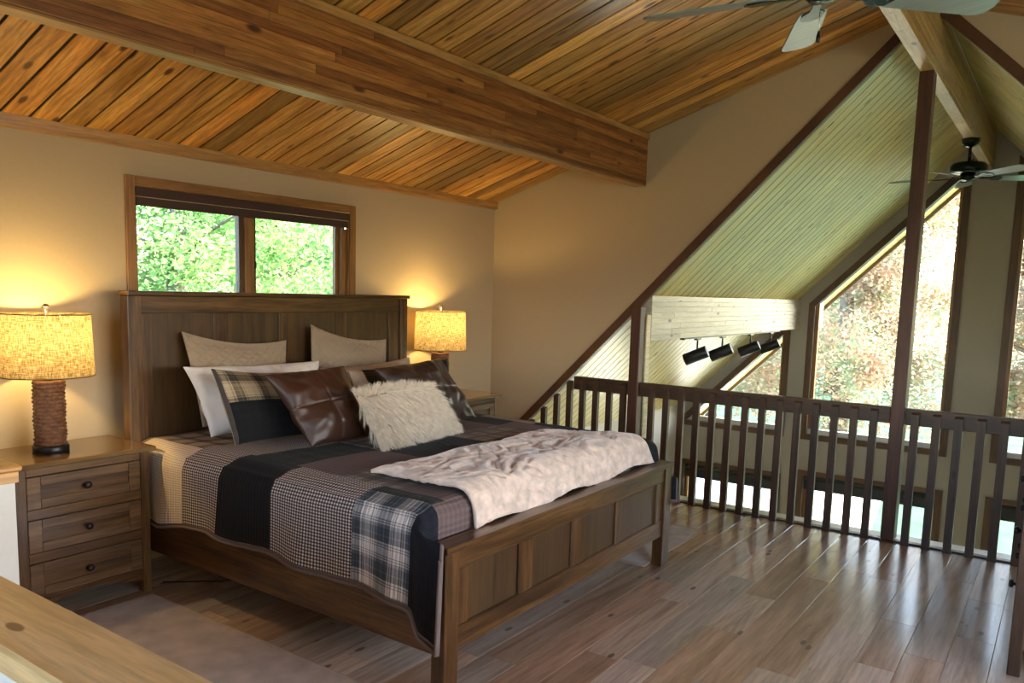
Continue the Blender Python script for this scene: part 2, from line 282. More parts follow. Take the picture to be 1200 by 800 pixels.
# ------------------------------------------------------------------ geometry helpers
class MB:
    def __init__(s): s.bm = bmesh.new(); s.uv = None
    def _poly(s, vs, faces, mi=0, smooth=False):
        bv = [s.bm.verts.new(v) for v in vs]; out = []
        for f in faces:
            try: fc = s.bm.faces.new([bv[i] for i in f])
            except ValueError: continue
            fc.material_index = mi; fc.smooth = smooth; out.append(fc)
        return bv, out
    def box(s, x0, x1, y0, y1, z0, z1, bev=0.0, mi=0):
        vs = [(x, y, z) for x in (x0, x1) for y in (y0, y1) for z in (z0, z1)]
        fs = [(0, 1, 3, 2), (4, 6, 7, 5), (0, 4, 5, 1), (2, 3, 7, 6), (0, 2, 6, 4), (1, 5, 7, 3)]
        bv, fc = s._poly(vs, fs, mi)
        if bev:
            es = list({e for f in fc for e in f.edges})
            bmesh.ops.bevel(s.bm, geom=es, offset=bev, segments=1, affect='EDGES', profile=.5)
        return s
    def prism(s, pts, axis, a, b, mi=0):
        """polygon pts in the two axes other than `axis`, extruded from a to b"""
        def mk(p, v):
            return {'x': (v, p[0], p[1]), 'y': (p[0], v, p[1]), 'z': (p[0], p[1], v)}[axis]
        n = len(pts); vs = [mk(p, a) for p in pts]+[mk(p, b) for p in pts]
        fs = [tuple(range(n)), tuple(range(2*n-1, n-1, -1))]+[(i, i+n, (i+1) % n+n, (i+1) % n) for i in range(n)]
        bv, fc = s._poly(vs, fs, mi); bmesh.ops.recalc_face_normals(s.bm, faces=fc); return s
    def tube(s, pts, r, seg=8, cap=True, mi=0):
        pts = [Vector(p) for p in pts]; rs = r if isinstance(r, (list, tuple)) else [r]*len(pts)
        rings = []
        for i, p in enumerate(pts):
            t = (pts[min(i+1, len(pts)-1)]-pts[max(i-1, 0)]).normalized()
            u = t.orthogonal().normalized() if i == 0 else (u-t*u.dot(t)).normalized()
            w = t.cross(u)
            rings.append([s.bm.verts.new(p+rs[i]*(math.cos(2*math.pi*k/seg)*u+math.sin(2*math.pi*k/seg)*w)) for k in range(seg)])
        for a, b in zip(rings, rings[1:]):
            for k in range(seg):
                f = s.bm.faces.new((a[k], a[(k+1) % seg], b[(k+1) % seg], b[k])); f.smooth = True; f.material_index = mi
        if cap:
            for rg in (rings[0][::-1], rings[-1]):
                f = s.bm.faces.new(rg); f.material_index = mi
        return s
    def lathe(s, prof, c, seg=24, fn=None, smooth=True):
        cx, cy, cz = c; rings = []
        for j, (r, z) in enumerate(prof):
            rings.append([s.bm.verts.new((cx+(fn(r, z, 2*math.pi*k/seg) if fn else r)*math.cos(2*math.pi*k/seg),
                                          cy+(fn(r, z, 2*math.pi*k/seg) if fn else r)*math.sin(2*math.pi*k/seg), cz+z)) for k in range(seg)])
        for a, b in zip(rings, rings[1:]):
            for k in range(seg):
                f = s.bm.faces.new((a[k], a[(k+1) % seg], b[(k+1) % seg], b[k])); f.smooth = smooth
        if prof[0][0] > 1e-4: s.bm.faces.new(rings[0][::-1])
        if prof[-1][0] > 1e-4: s.bm.faces.new(rings[-1])
        return s
    def grid(s, fn, nu, nv, uvfn=None, mifn=None, close=False):
        if s.uv is None and uvfn: s.uv = s.bm.loops.layers.uv.new('UVMap')
        V = [[s.bm.verts.new(fn(i/nu, j/nv)) for j in range(nv+1)] for i in range(nu+1)]
        for i in range(nu):
            for j in range(nv):
                f = s.bm.faces.new((V[i][j], V[i+1][j], V[i+1][j+1], V[i][j+1])); f.smooth = True
                if mifn: f.material_index = mifn((i+.5)/nu, (j+.5)/nv)
                if uvfn:
                    for lp, (a, b) in zip(f.loops, ((i, j), (i+1, j), (i+1, j+1), (i, j+1))):
                        lp[s.uv].uv = uvfn(a/nu, b/nv)
        return V
    def build(s, name, mat, parent=None, fix=True):
        if fix: bmesh.ops.recalc_face_normals(s.bm, faces=s.bm.faces)
        me = bpy.data.meshes.new(name)
        if parent is not None:
            w = worldloc(parent); bmesh.ops.translate(s.bm, verts=s.bm.verts, vec=-w)
        s.bm.to_mesh(me); s.bm.free()
        for m in (mat if isinstance(mat, (list, tuple)) else [mat]): me.materials.append(m)
        o = bpy.data.objects.new(name, me); COL.objects.link(o)
        if parent is not None: o.parent = parent
        return o
def worldloc(o):
    v = Vector((0, 0, 0))
    while o is not None: v += o.location; o = o.parent
    return v
def tag(o, label=None, cat=None, group=None, kind=None):
    for k, v in (('label', label), ('category', cat), ('group', group), ('kind', kind)):
        if v: o[k] = v
    return o
def thing(name, loc, label, cat, group=None):
    o = bpy.data.objects.new(name, None); COL.objects.link(o); o.location = loc; o.empty_display_size = .1
    return tag(o, label, cat, group)
def struct(name, loc=(0, 0, 0)):
    o = bpy.data.objects.new(name, None); COL.objects.link(o); o.location = loc; o.empty_display_size = .1
    return tag(o, kind='structure')
def bx(name, mat, parent, *a, bev=0.0): return MB().box(*a, bev=bev).build(name, mat, parent)
def lerp(a, b, t): return a+(b-a)*t
def sstep(a, b, x):
    t = max(0., min(1., (x-a)/(b-a))); return t*t*(3-2*t)
def interp(pts, x):
    if x <= pts[0][0]: return pts[0][1]
    for (x0, y0), (x1, y1) in zip(pts, pts[1:]):
        if x <= x1: return lerp(y0, y1, (x-x0)/(x1-x0))
    return pts[-1][1]

# ------------------------------------------------------------------ key planes (metres, loft floor at z = 0)
YB = 4.25            # back wall face
XW = 5.74            # plane of the gable-shaped loft wall and railing
XG = 10.15           # great-room gable wall
YR = 0.885           # ridge line
YF = 2*YR-YB         # opposite wall
KR = 4.40            # great-room ceiling: z = KR - Y (left slope)
ZL0, SL = 2.383, .3247   # loft ceiling height at Y=4.19 and slope
GZ = -2.75           # great-room floor
XL = -2.6            # left end of loft
def zl(y):           # loft ceiling
    return ZL0+SL*(4.19-(y if y >= YR else 2*YR-y))
def zg(y): return KR-(y if y >= YR else 2*YR-y)

# ------------------------------------------------------------------ floor
floor = MB().box(XL, XW+.02, YF, YB, -.30, -.021).build('floor', M['gap']); tag(floor, kind='structure')
known = {(0, 0): 4.29, (1, 0): 3.92, (2, 0): 3.68, (3, 0): 4.91, (4, 0): 3.35, (5, 0): 4.67, (6, 0): 4.18, (4, 1): 4.67}
row_y = .158; RW = .1675
for k in range(-16, 25):
    y0 = row_y+RW*k; y1 = y0+RW
    y0c, y1c = max(y0, YF), min(y1, YB-.002)
    if y1c-y0c < .02: continue
    x = {0: 4.29, 1: 3.92, 2: 3.68, 3: 4.91, 4: 3.35, 5: 4.67, 6: 4.18}.get(k, rnd.uniform(3.2, 5.2))
    cuts = [x]
    while cuts[0] > XL+.6: cuts.insert(0, cuts[0]-rnd.choice([.55, .8, 1.1, 1.35, 1.6, 1.9]))
    while cuts[-1] < XW-.25: cuts.append(cuts[-1]+rnd.choice([.6, .9, 1.25, 1.6]))
    cuts = [max(XL, c) for c in cuts if c < XW-.1]
    cuts = sorted(set([XL]+cuts+[XW]))
    for a, b in zip(cuts, cuts[1:]):
        if b-a < .02: continue
        bx('floor_plank', M['plank'], floor, a+.0006, b-.0006, y0c+.0006, y1c-.0006, -.02, 0, bev=.0015)
# painted ledge and dark nosing outside the railing
bx('floor_nosing', M['rail_y'], floor, XW+.002, XW+.05, YF, YB, -.30, .012)
bx('floor_ledge', M['ledge'], floor, XW+.05, XW+.20, YF, YB, -.30, .004)

# ------------------------------------------------------------------ loft walls
# back wall with window opening (outer trim 2.37..4.06 x ..2.17)
WX0, WX1, WZ0, WZ1 = 2.43, 4.00, 1.12, 2.115
wb = MB()
ztop = 2.40
for (a, b, c, d) in ((XL, WX0, -.3, ztop), (WX1, XW+.12, -.3, ztop), (WX0, WX1, -.3, WZ0), (WX0, WX1, WZ1, ztop)):
    wb.box(a, b, YB, YB+.16, c, d)
tag(wb.build('wall_back', M['wall']), kind='structure')
tag(MB().box(XW+.12, XG+.15, YB, YB+.16, GZ-.2, .6).build('wall_great_room_back', M['wall_white']), kind='structure')
# triangular wall between loft and great room (two mirrored halves)
def mir(p): return (2*YR-p[0], p[1])
tri = [(YB, -.25), (YB, zl(YB)+.03), (YR, zl(YR)+.03), (YR, KR-YR), (KR-.03, .03), (KR-.03+.0, -.25)]
tri = [(YB, zl(YB)+.03), (YR, zl(YR)+.06), (YR, KR-.0-YR), (YB, KR-YB)]
w = MB().prism(tri, 'x', XW+.0, XW+.12).prism([mir(p) for p in tri], 'x', XW+.0, XW+.12).build('wall_right', M['wall']); tag(w, kind='structure')
# trims along the sloped edge of the wall
for i, f in enumerate((lambda p: p, mir)):
    q = [(YR+.02, KR-YR-.11), (YB, KR-YB-.09), (YB, KR-YB+.0), (YR+.02, KR-YR-.02)]
    t = MB().prism([f(p) for p in q], 'x', XW-.012, XW+.03).build('trim_%d' % (i+1), M['trim']); tag(t, kind='structure')
# other walls that close the loft
wl = MB()
for (a, b, c, d) in ((YF, -1.6, -.3, 3.6), (2.6, YB, -.3, 3.6), (-1.6, 2.6, -.3, .5), (-1.6, 2.6, 2.3, 3.6)): wl.box(XL-.16, XL, a, b, c, d)  # unseen opening added here to let in fill from the sky
tag(wl.build('wall_left', M['wall']), kind='structure')
wf = MB()
for (a, b, c, d) in ((XL, .5, -.3, 2.45), (4.7, XW, -.3, 2.45), (.5, 4.7, -.3, 1.05), (.5, 4.7, 2.2, 2.45)): wf.box(a, b, YF-.16, YF, c, d)  # wide opening made up behind the camera, where the fill lamp sits
tag(wf.build('wall_front', M['wall']), kind='structure')
tag(MB().box(XW, XG+.15, YF-.16, YF, GZ-.2, .6).build('wall_great_room_front', M['wall_great']), kind='structure')
tag(MB().box(XW-.1, XW+.02, YF, YB, GZ-.2, -.30).build('wall_light_block', M['wall_great']), kind='structure')  # unseen wall added below the loft to close off light
tag(MB().box(XW, XG+.15, YF, YB, GZ-.2, GZ).build('floor_great_room', M['great_floor']), kind='structure')

# ------------------------------------------------------------------ ceilings made of separate boards
def slope_board(name, mat, parent, x0, x1, ya, yb, zf, th, side):
    """board lying under the slope zf between ya (low) and yb (ridge)"""
    f = (lambda p: p) if side > 0 else mir
    pts = [f((ya, zf(ya))), f((yb, zf(yb))), f((yb, zf(yb)+th)), f((ya, zf(ya)+th))]
    return MB().prism(pts, 'x', x0, x1).build(name, mat, parent)
ceil = MB()
for f in (lambda p: p, mir):
    ceil.prism([f(p) for p in [(YB+.70, zl(YB+.70)+.010), (YR, zl(YR)+.010), (YR, zl(YR)+.18), (YB+.70, zl(YB+.70)+.18)]], 'x', XL-.16, XW+.1)  # overhang past the walls added out of view to block direct sun
ceil = ceil.build('ceiling', M['gap']); tag(ceil, kind='structure')
BW = .131
x = 5.74-.20
edges = [5.74, 5.56]
while edges[-1] > -1.2: edges.append(edges[-1]-BW)
for side in (1, -1):
    for b, a in zip(edges, edges[1:]):
        slope_board('ceiling_board', M['cedar'], ceil, a+.0075, b-.0075, YB-.002, YR, zl, .007, side)
    slope_board('ceiling_board', M['cedar'], ceil, XL, edges[-1], YB-.002, YR, zl, .007, side)
# cove trim between back wall and ceiling
tag(MB().prism([(YB-.002, zl(YB)-.052), (YB-.028, zl(YB)-.046), (YB-.034, zl(YB-.034)), (YB-.002, zl(YB))], 'x', XL, XW+.02).build('trim_3', M['trim_x']), kind='structure')
gc = MB()
XO = XG+1.6
for f in (lambda p: p, mir):
    gc.prism([f(p) for p in [(YB+.8, KR-YB-.8+.010), (YR, KR-YR+.010), (YR, KR-YR+.2), (YB+.8, KR-YB-.8+.2)]], 'x', XW+.10, XO)
gc = gc.build('ceiling_great_room', M['gap']); tag(gc, kind='structure')
ge = [5.845]; xx = 5.979
while xx < XO-.02: ge.append(xx); xx += .1345
ge.append(XO)
for side in (1, -1):
    for a, b in zip(ge, ge[1:]):
        slope_board('ceiling_board', M['pine'], gc, a+.008, b-.008, YB+.7, YR, lambda y: KR-y, .007, side)
# fascia on the outside edge of the overhang
fa = MB()
for f in (lambda p: p, mir):
    fa.prism([f(p) for p in [(YB+.8, KR-YB-.86), (YR, KR-YR-.06), (YR, KR-YR+.2), (YB+.8, KR-YB-.8+.2)]], 'x', XO, XO+.04)
fa.build('eave_fascia', M['frame_s'], gc)

# ------------------------------------------------------------------ glued laminated beams
def glulam(name, label, x0, x1, y0, y1, z0, z1, n, mat, seglen, extra=None):
    root = thing(name, (x0, (y0+y1)/2, z0), label, 'beam')
    h = (z1-z0)/n
    for i in range(n):
        za, zb = z0+i*h, z0+(i+1)*h
        cuts = [x0]; x = x0+rnd.uniform(.3, 1)*seglen
        while x < x1-.2: cuts.append(x); x += seglen*rnd.uniform(.6, 1.4)
        cuts.append(x1)
        for a, b in zip(cuts, cuts[1:]):
            d = rnd.uniform(0, .0022)
            bx('lamination', mat, root, a+.0004, b-.0004, y0-d, y1+d, za+.0003, zb-.0003, bev=.0015)
    return root
bm1 = glulam('ceiling_beam', 'heavy amber wooden beam under the loft ceiling above the bed', -1.0, XW+.02, 2.800, 2.895, 2.444, zl(2.80)-.045, 9, M['glulam'], 1.5)
MB().box(-1.0, XW+.02, 2.785, 2.90, zl(2.80)-.045, zl(2.80)-.004, bev=.004).build('top_moulding', M['trim_x'], bm1)
MB().prism([(2.797, 2.452), (2.806, 2.438), (2.889, 2.438), (2.898, 2.452)], 'x', -1.0, XW+.02).build('bottom_strip', M['trim_x'], bm1)
ridge = glulam('ridge_beam', 'long pale ridge beam running from loft ceiling peak to far gable wall', 1.2, XG, .842, .924, 3.05, 3.45, 9, M['glulam_gold'], 1.3)
MB().box(1.2, XG, .835, .931, 3.44, 3.47).build('top_moulding', M['glulam_pale'], ridge)
pur = glulam('purlin_beam', 'short pale beam carrying the black track lights', XW+.14, XG+1.1, 2.762, 2.848, 1.240, 1.600, 8, M['glulam_white'], .9)

# ------------------------------------------------------------------ gable wall and its windows
WC = .82
def gm(y): return 2*WC-y
KO = 4.22            # slanted head of the openings, outer edge of frames
g = MB()
ident = lambda y: y
for f in (ident, gm):
    P = lambda pts: g.prism([(f(a), b) for a, b in pts], 'x', XG, XG+.16)
    P([(1.03, KO-1.03), (YB+.16, KO-YB-.16), (YB+.16, zg(YB+.16)+.05), (1.03, zg(1.03)+.05)])
    P([(2.66, GZ-.2), (2.865, GZ-.2), (2.865, KO-2.865), (2.66, KO-2.66)])
    P([(1.03, -.52), (2.66, -.52), (2.66, -.13), (1.03, -.13)])
    P([(2.865, -.62), (YB+.16, -.62), (YB+.16, -.13), (2.865, -.13)])
    P([(1.03, GZ-.2), (2.66, GZ-.2), (2.66, -2.35), (1.03, -2.35)])
    P([(2.865, GZ-.2), (YB+.16, GZ-.2), (YB+.16, -2.35), (2.865, -2.35)])
    P([(4.235, -2.35), (YB+.16, -2.35), (YB+.16, -.62), (4.235, -.62)])
g.prism([(.61, GZ-.2), (1.03, GZ-.2), (1.03, zg(1.03)+.05), (YR, KR-YR+.05), (.61, zg(.61)+.05)], 'x', XG, XG+.16)
tag(g.build('wall_gable', M['wall_great']), kind='structure')
wn = [1]
def gable_window(f, y0, y1, z0, zs, slant):
    """y0<y1 frame outer, z0 bottom, zs flat top or None when the head is slanted"""
    r = struct('window_%d' % (wn[0]+1), (XG, f((y0+y1)/2), z0)); wn[0] += 1
    X0, X1 = XG-.02, XG+.12
    top = (lambda y: KO-y) if slant else (lambda y: zs)
    FW = .075
    iy0, iy1, iz0 = y0+FW, y1-FW, z0+.12
    inner = (lambda y: KO-.105-y) if slant else (lambda y: zs-.06)
    pr = lambda pts, name, m, a=X0, b=X1: MB().prism([(f(p), q) for p, q in pts], 'x', a, b).build(name, M[m], r)
    if top(y1) > z0+.1:
        pr([(y0, z0), (iy0, z0), (iy0, top(iy0)), (y0, top(y0))], 'window_frame', 'frame_z')
        pr([(iy1, z0), (y1, z0), (y1, top(y1)), (iy1, top(iy1))], 'window_frame', 'frame_z')
    else:
        pr([(y0, z0), (iy0, z0), (iy0, top(iy0)), (y0, top(y0))], 'window_frame', 'frame_z')
        iy1 = y1-FW; pr([(iy1, z0), (y1, z0), (y1, max(top(y1), z0+.04)), (iy1, max(top(iy1), z0+.08))], 'window_frame', 'frame_z')
    pr([(iy0, inner(iy0)), (iy1, inner(iy1)), (iy1, top(iy1)), (iy0, top(iy0))], 'window_frame', 'frame_s' if slant else 'frame_y')
    pr([(iy0, z0), (iy1, z0), (iy1, z0+.07), (iy0, z0+.07)], 'window_frame', 'frame_y')
    pr([(iy0, z0+.07), (iy1, z0+.07), (iy1, z0+.13), (iy0, z0+.13)], 'sill', 'ledge', XG+.03, X1)
    # inner sash strips
    s = .035
    pr([(iy0, z0+.13), (iy0+s, z0+.13), (iy0+s, inner(iy0+s)), (iy0, inner(iy0))], 'sash', 'trim_z', XG+.05, XG+.10)
    pr([(iy1-s, z0+.13), (iy1, z0+.13), (iy1, max(inner(iy1), z0+.14)), (iy1-s, max(z0+.15, inner(iy1-s)))], 'sash', 'trim_z', XG+.05, XG+.10)
    pr([(iy0+s, z0+.13), (iy1-s, z0+.13), (iy1-s, max(inner(iy1-s), z0+.14)), (iy0+s, inner(iy0+s))], 'pane', 'glass', XG+.08, XG+.084)
    return r
for f in (ident, gm):
    gable_window(f, 1.03, 2.66, -.13, None, True)
    gable_window(f, 2.865, 4.245, -.13, None, True)
    gable_window(f, 1.03, 2.66, -2.35, -.52, False)
    gable_window(f, 2.865, 4.235, -2.35, -.60, False)
for (y0, y1, zt, lab) in ((1.11, 2.58, -.585, 'dark roller blind rolled high in lower window behind the tall post'),
                          (2.945, 4.155, -.665, 'dark roller blind rolled high in lower window left of the tall post'),
                          (gm(2.58), gm(1.11), -.585, 'dark roller blind rolled high in lower window at far right behind railing')):
    t = thing('roller_blind', (XG-.01, (y0+y1)/2, zt-.1), lab, 'blind', 'dark blinds of the lower gable windows')
    MB().tube([(XG+.02, y0, zt-.03), (XG+.02, y1, zt-.03)], .032, 12).build('roller', M['shade_dark'], t)
    bx('blind_fabric', M['shade_dark'], t, XG+.028, XG+.034, y0, y1, zt-.16, zt-.03)
    bx('hem_bar', M['shade_dark'], t, XG+.022, XG+.04, y0, y1, zt-.18, zt-.155, bev=.004)

# ------------------------------------------------------------------ back-wall window
w1 = struct('window_1', (3.215, YB, WZ0))
TY = YB-.018
for a in ((2.37, 2.425, TY, YB-.001, 1.06, 2.17), (4.005, 4.06, TY, YB-.001, 1.06, 2.17)): bx('window_frame', M['win_z'], w1, *a, bev=.003)
bx('window_frame', M['win_x'], w1, 2.425, 4.005, TY, YB-.001, 2.115, 2.17, bev=.003)
bx('window_frame', M['win_x'], w1, 2.425, 4.005, TY, YB-.001, 1.06, 1.115, bev=.003)
bx('jamb', M['win_z'], w1, 2.425, 2.437, YB-.001, YB+.15, WZ0, WZ1); bx('jamb', M['win_z'], w1, 3.993, 4.005, YB-.001, YB+.15, WZ0, WZ1)
bx('jamb', M['win_x'], w1, 2.437, 3.993, YB-.001, YB+.15, WZ1-.012, WZ1+.0); bx('sill', M['win_x'], w1, 2.437, 3.993, YB-.001, YB+.15, WZ0-.0, WZ0+.02)
for k, (a, b) in enumerate(((3.955, 3.975), (3.93, 3.945))): bx('jamb_stop', M['win_z'], w1, a, 3.993, YB+.02+.035*k, YB+.045+.035*k, WZ0+.02, WZ1-.012)
bx('mullion', M['win_z'], w1, 3.165, 3.235, YB+.035, YB+.12, WZ0+.02, WZ1-.012, bev=.004)
for (a, b) in ((2.437, 3.165), (3.235, 3.993)):
    s = struct('sash', (0, 0, 0)); bpy.data.objects.remove(s)
    fr = MB(); y0, y1 = YB+.06, YB+.10; q = .028
    fr.box(a, a+q, y0, y1, WZ0+.02, WZ1-.012).box(b-q, b, y0, y1, WZ0+.02, WZ1-.012).box(a+q, b-q, y0, y1, WZ0+.02, WZ0+.06).box(a+q, b-q, y0, y1, WZ1-.05, WZ1-.012)
    sa = fr.build('sash', M['frame_z'], w1)
    bx('pane', M['glass'], sa, a+q, b-q, YB+.078, YB+.082, WZ0+.06, WZ1-.05)
bx('latch', M['black'], w1, 3.232, 3.243, YB+.025, YB+.036, 1.70, 1.745, bev=.002)
t = thing('window_blind', (3.207, YB-.03, 2.0), 'dark brown blind drawn up at the top of the bedroom window', 'blind')
bx('headrail', M['blind'], t, 2.428, 3.995, YB-.016, YB+.03, 2.062, 2.112, bev=.003)
bx('blind_fabric', M['blind'], t, 2.43, 3.99, YB-.012, YB-.002, 2.012, 2.058, bev=.002)
bx('light_bar', M['chrome'], t, 2.43, 3.993, YB-.0135, YB+.02, 2.058, 2.0625)
bx('end_cap', M['chrome'], t, 3.965, 3.993, YB-.016, YB+.0, 2.004, 2.012)

# ------------------------------------------------------------------ railing and posts
rail = thing('loft_railing', (XW, 1.0, 0), 'dark brown wooden balustrade along the loft edge', 'railing')
RZ0, RZ1 = .80, .91
segs = [(2.864, 3.38), (.932, 2.771), (-1.6, .841)]
for a, b in segs: bx('top_rail', M['rail_y'], rail, XW+.0, XW+.045, a, b, RZ0, RZ1, bev=.004)
k = -23
while 1.278+.125*k < 4.2:
    y = 1.278+.125*k; k += 1
    if .80 < y < .97 or 2.74 < y < 2.89: continue
    top = RZ1-.02
    lim = KR-(y+.03)-.09
    top = min(top, lim-.004)
    if top < .15: continue
    m = MB(); h = .024
    m.prism([(XW-.036, 0.0), (XW-.001, 0.0), (XW-.001, top), (XW-.036, top-.012)], 'y', y-h, y+h)
    m.build('baluster', M['rail_z'], rail)
p1 = thing('support_post', (XW+.02, .887, 0), 'tall dark post rising from the railing to the ridge beam', 'post')
bx('post_shaft', M['post_z'], p1, XW-.03, XW+.10, .845, .928, .012, 3.05, bev=.005)
bx('post_foot', M['post_z'], p1, XW-.034, XW+.0, .843, .930, 0.0, .012)
p2 = thing('support_post', (XW+.02, 2.81, 0), 'short dark post at left of the railing meeting the sloped wall trim', 'post')
bx('post_shaft', M['post_z'], p2, XW-.03, XW+.07, 2.775, 2.86, .012, 1.512, bev=.005)
bx('post_foot', M['post_z'], p2, XW-.034, XW+.0, 2.773, 2.862, 0.0, .012)
bx('pale_side_board', M['glulam_pale'], p2, XW+.07, XW+.14, 2.765, 2.86, .012, KR-.092-2.861)

# ------------------------------------------------------------------ ceiling fans
def fan(loc, phase, R, label, zc, chain, ztop=3.05):
    cx, cy, zb = loc
    t = thing('ceiling_fan', (cx, cy, zb), label, 'ceiling fan', 'five-blade ceiling fans')
    MB().lathe([(.02, -.075), (.055, -.065), (.072, -.03), (.075, 0)], (cx, cy, ztop), 20).build('canopy', M['fan_metal'], t)
    MB().tube([(cx, cy, ztop-.07), (cx, cy, zb+.10)], .014, 10).build('downrod', M['fan_metal'], t)
    MB().lathe([(.06, .01), (.135, .015), (.15, .03), (.15, .075), (.13, .10), (.03, .115), (.0, .115)], (cx, cy, zb), 28).build('motor_housing', M['fan_metal'], t)
    MB().lathe([(.0, -.055), (.045, -.05), (.062, -.035), (.062, .005), (.05, .01)], (cx, cy, zb), 20).build('switch_housing', M['fan_metal'], t)
    for i in range(5):
        a = math.radians(phase+72*i); ca, sa = math.cos(a), math.sin(a); tw = math.radians(-12)
        def tr(u, v, w):     # along blade, across, up
            v2, w2 = v*math.cos(tw)-w*math.sin(tw), v*math.sin(tw)+w*math.cos(tw)
            return (cx+u*ca-v2*sa, cy+u*sa+v2*ca, zb-.02+w2)
        out = [(.20, -.052), (.30, -.060), (R-.06, -.072), (R-.025, -.066), (R-.006, -.045), (R, 0), (R-.006, .045), (R-.025, .066), (R-.06, .072), (.30, .060), (.20, .052)]
        m = MB(); n = len(out)
        vs = [tr(u, v, -.004) for u, v in out]+[tr(u, v, .004) for u, v in out]
        m._poly(vs, [tuple(range(n)), tuple(range(2*n-1, n-1, -1))]+[(j, j+n, (j+1) % n+n, (j+1) % n) for j in range(n)])
        b = m.build('blade', M['blade'], t)
        arm = MB()
        vs = [tr(u, v, w) for w in (-.010, -.004) for u, v in ((.10, -.018), (.17, -.018), (.21, -.045), (.27, -.04), (.29, 0), (.27, .04), (.21, .045), (.17, .018), (.10, .018))]
        n = 9
        arm._poly(vs, [tuple(range(n)), tuple(range(2*n-1, n-1, -1))]+[(j, j+n, (j+1) % n+n, (j+1) % n) for j in range(n)])
        arm.build('blade_arm', M['fan_metal'], b)
    if chain:
        px, py = chain
        MB().tube([(px, py, zb-.06), (px, py, zb-.135)], .0018, 6).build('pull_chain', M['chrome'], t)
        MB().lathe([(.0, -.045), (.007, -.04), (.008, -.02), (.003, 0), (0, 0)], (px, py, zb-.135), 10).build('chain_pull', M['black'], t)
    return t
fan((3.227, .883, 2.77), 23, .70, 'near ceiling fan at top edge of the photo with pale blade above bed', 2.75, (3.30, .905))
fan((8.20, .872, 2.74), 9, .66, 'far ceiling fan hanging from ridge beam before the gable windows', 2.72, None)

# ------------------------------------------------------------------ track lights under the purlin
t = thing('light_track', (8.0, 2.805, 1.225), 'thin black lighting track on the underside of the short pale beam', 'light track')
bx('track_rail', M['black'], t, 6.65, 9.45, 2.79, 2.82, 1.222, 1.240)
bx('track_end', M['black'], t, 6.62, 6.65, 2.785, 2.825, 1.218, 1.240)
for i, (px, lab) in enumerate(((6.98, 'first black cylinder spotlight from the left on the track'), (7.62, 'second black cylinder spotlight from the left on the track'),
                               (8.46, 'third black cylinder spotlight from the left on the track'), (9.16, 'rightmost of the four black cylinder spotlights on the track'))):
    s = thing('track_spotlight', (px, 2.805, 1.222), lab, 'spotlight', 'black track spotlights')
    bx('adapter', M['black'], s, px-.05, px+.05, 2.79, 2.82, 1.205, 1.222)
    MB().tube([(px, 2.805, 1.21), (px, 2.805, 1.09)], .009, 8).build('stem', M['black'], s)
    d = Vector((-.20, .88, -.42)).normalized(); c = Vector((px, 2.805, 1.065))
    a, b = c-d*.10, c+d*.12
    MB().tube([a, a+d*.004, b-d*.004, b], [.052, .056, .056, .054], 18).build('can', M['black'], s)
    MB().tube([a-d*.003, a], [.044, .050], 18).build('can_rear_cap', M['ledge'], s)

# ------------------------------------------------------------------ half walls with maple caps
hz = .95
hw = MB().box(.605, .725, -1.2, 3.07, -.02, hz-.06).box(.725, 1.235, 2.975, 3.095, -.02, hz-.06).box(1.115, 1.235, 3.095, YB, -.02, hz-.06)
tag(hw.build('wall_stair', M['wall_white']), kind='structure')
t = tag(bpy.data.objects.new('trim_4', None), kind='structure'); COL.objects.link(t)
def cap(name, x0, x1, y0, y1, m, par):
    MB().box(x0, x1, y0, y1, hz-.022, hz, bev=.007).build(name, M[m], par)
cap('cap_board', .585, .746, -1.2, 2.955, 'cap', t)
cap('cap_board', .585, 1.256, 2.956, 3.115, 'cap_x', t)
cap('cap_board', 1.096, 1.256, 3.116, YB, 'cap', t)
bx('cap_apron', M['cap'], t, .595, .736, -1.2, 2.965, hz-.062, hz-.022, bev=.003)
bx('cap_apron', M['cap_x'], t, .736, 1.246, 2.966, 3.105, hz-.062, hz-.022, bev=.003)
bx('cap_apron', M['cap'], t, 1.106, 1.246, 3.105, YB, hz-.062, hz-.022, bev=.003)

# ------------------------------------------------------------------ bed
BX0, BX1, BF, BH = 2.26, 4.355, 1.87, 4.06
bed = thing('bed', (3.31, 3.0, 0), 'king bed with dark stained panelled wooden headboard and footboard', 'bed')
fb = bx('footboard', M['bed_x'], bed, BX0+.085, BX1-.085, BF+.004, BF+.045, .515, .60, bev=.004)
B = lambda n, m, p, *a, bev=.004: bx(n, M[m], p, *a, bev=bev)
B('post', 'bed_z', fb, BX0, BX0+.085, BF-.008, BF+.062, 0, .60); B('post', 'bed_z', fb, BX1-.085, BX1, BF-.008, BF+.062, 0, .60)
B('rail', 'bed_x', fb, BX0+.085, BX1-.085, BF+.004, BF+.045, .185, .282)
fs = [(2.345, 2.425), (2.776, 2.888), (3.222, 3.345), (3.68, 3.807), (4.18, 4.27)]
for a, b in fs: B('stile', 'bed_z', fb, a+.001, b-.001, BF+.006, BF+.043, .282, .515)
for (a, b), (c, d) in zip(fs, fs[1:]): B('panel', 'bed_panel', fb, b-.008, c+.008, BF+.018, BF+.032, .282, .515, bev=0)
B('cap', 'bed_x', fb, BX0-.004, BX1+.004, BF-.018, BF+.078, .60, .625)
HX0, HX1, HY0, HY1 = 2.250, 4.39, 4.03, 4.105
hb = bx('headboard', M['bed_x'], bed, HX0+.075, HX1-.075, HY0+.012, HY0+.050, 1.43, 1.525, bev=.004)
B('post', 'bed_z', hb, HX0, HX0+.075, HY0, HY1, 0, 1.525); B('post', 'bed_z', hb, HX1-.075, HX1, HY0, HY1, 0, 1.525)
hs = [(2.30, 2.392), (2.765, 2.835), (3.225, 3.325), (3.68, 3.77), (4.18, 4.315)]
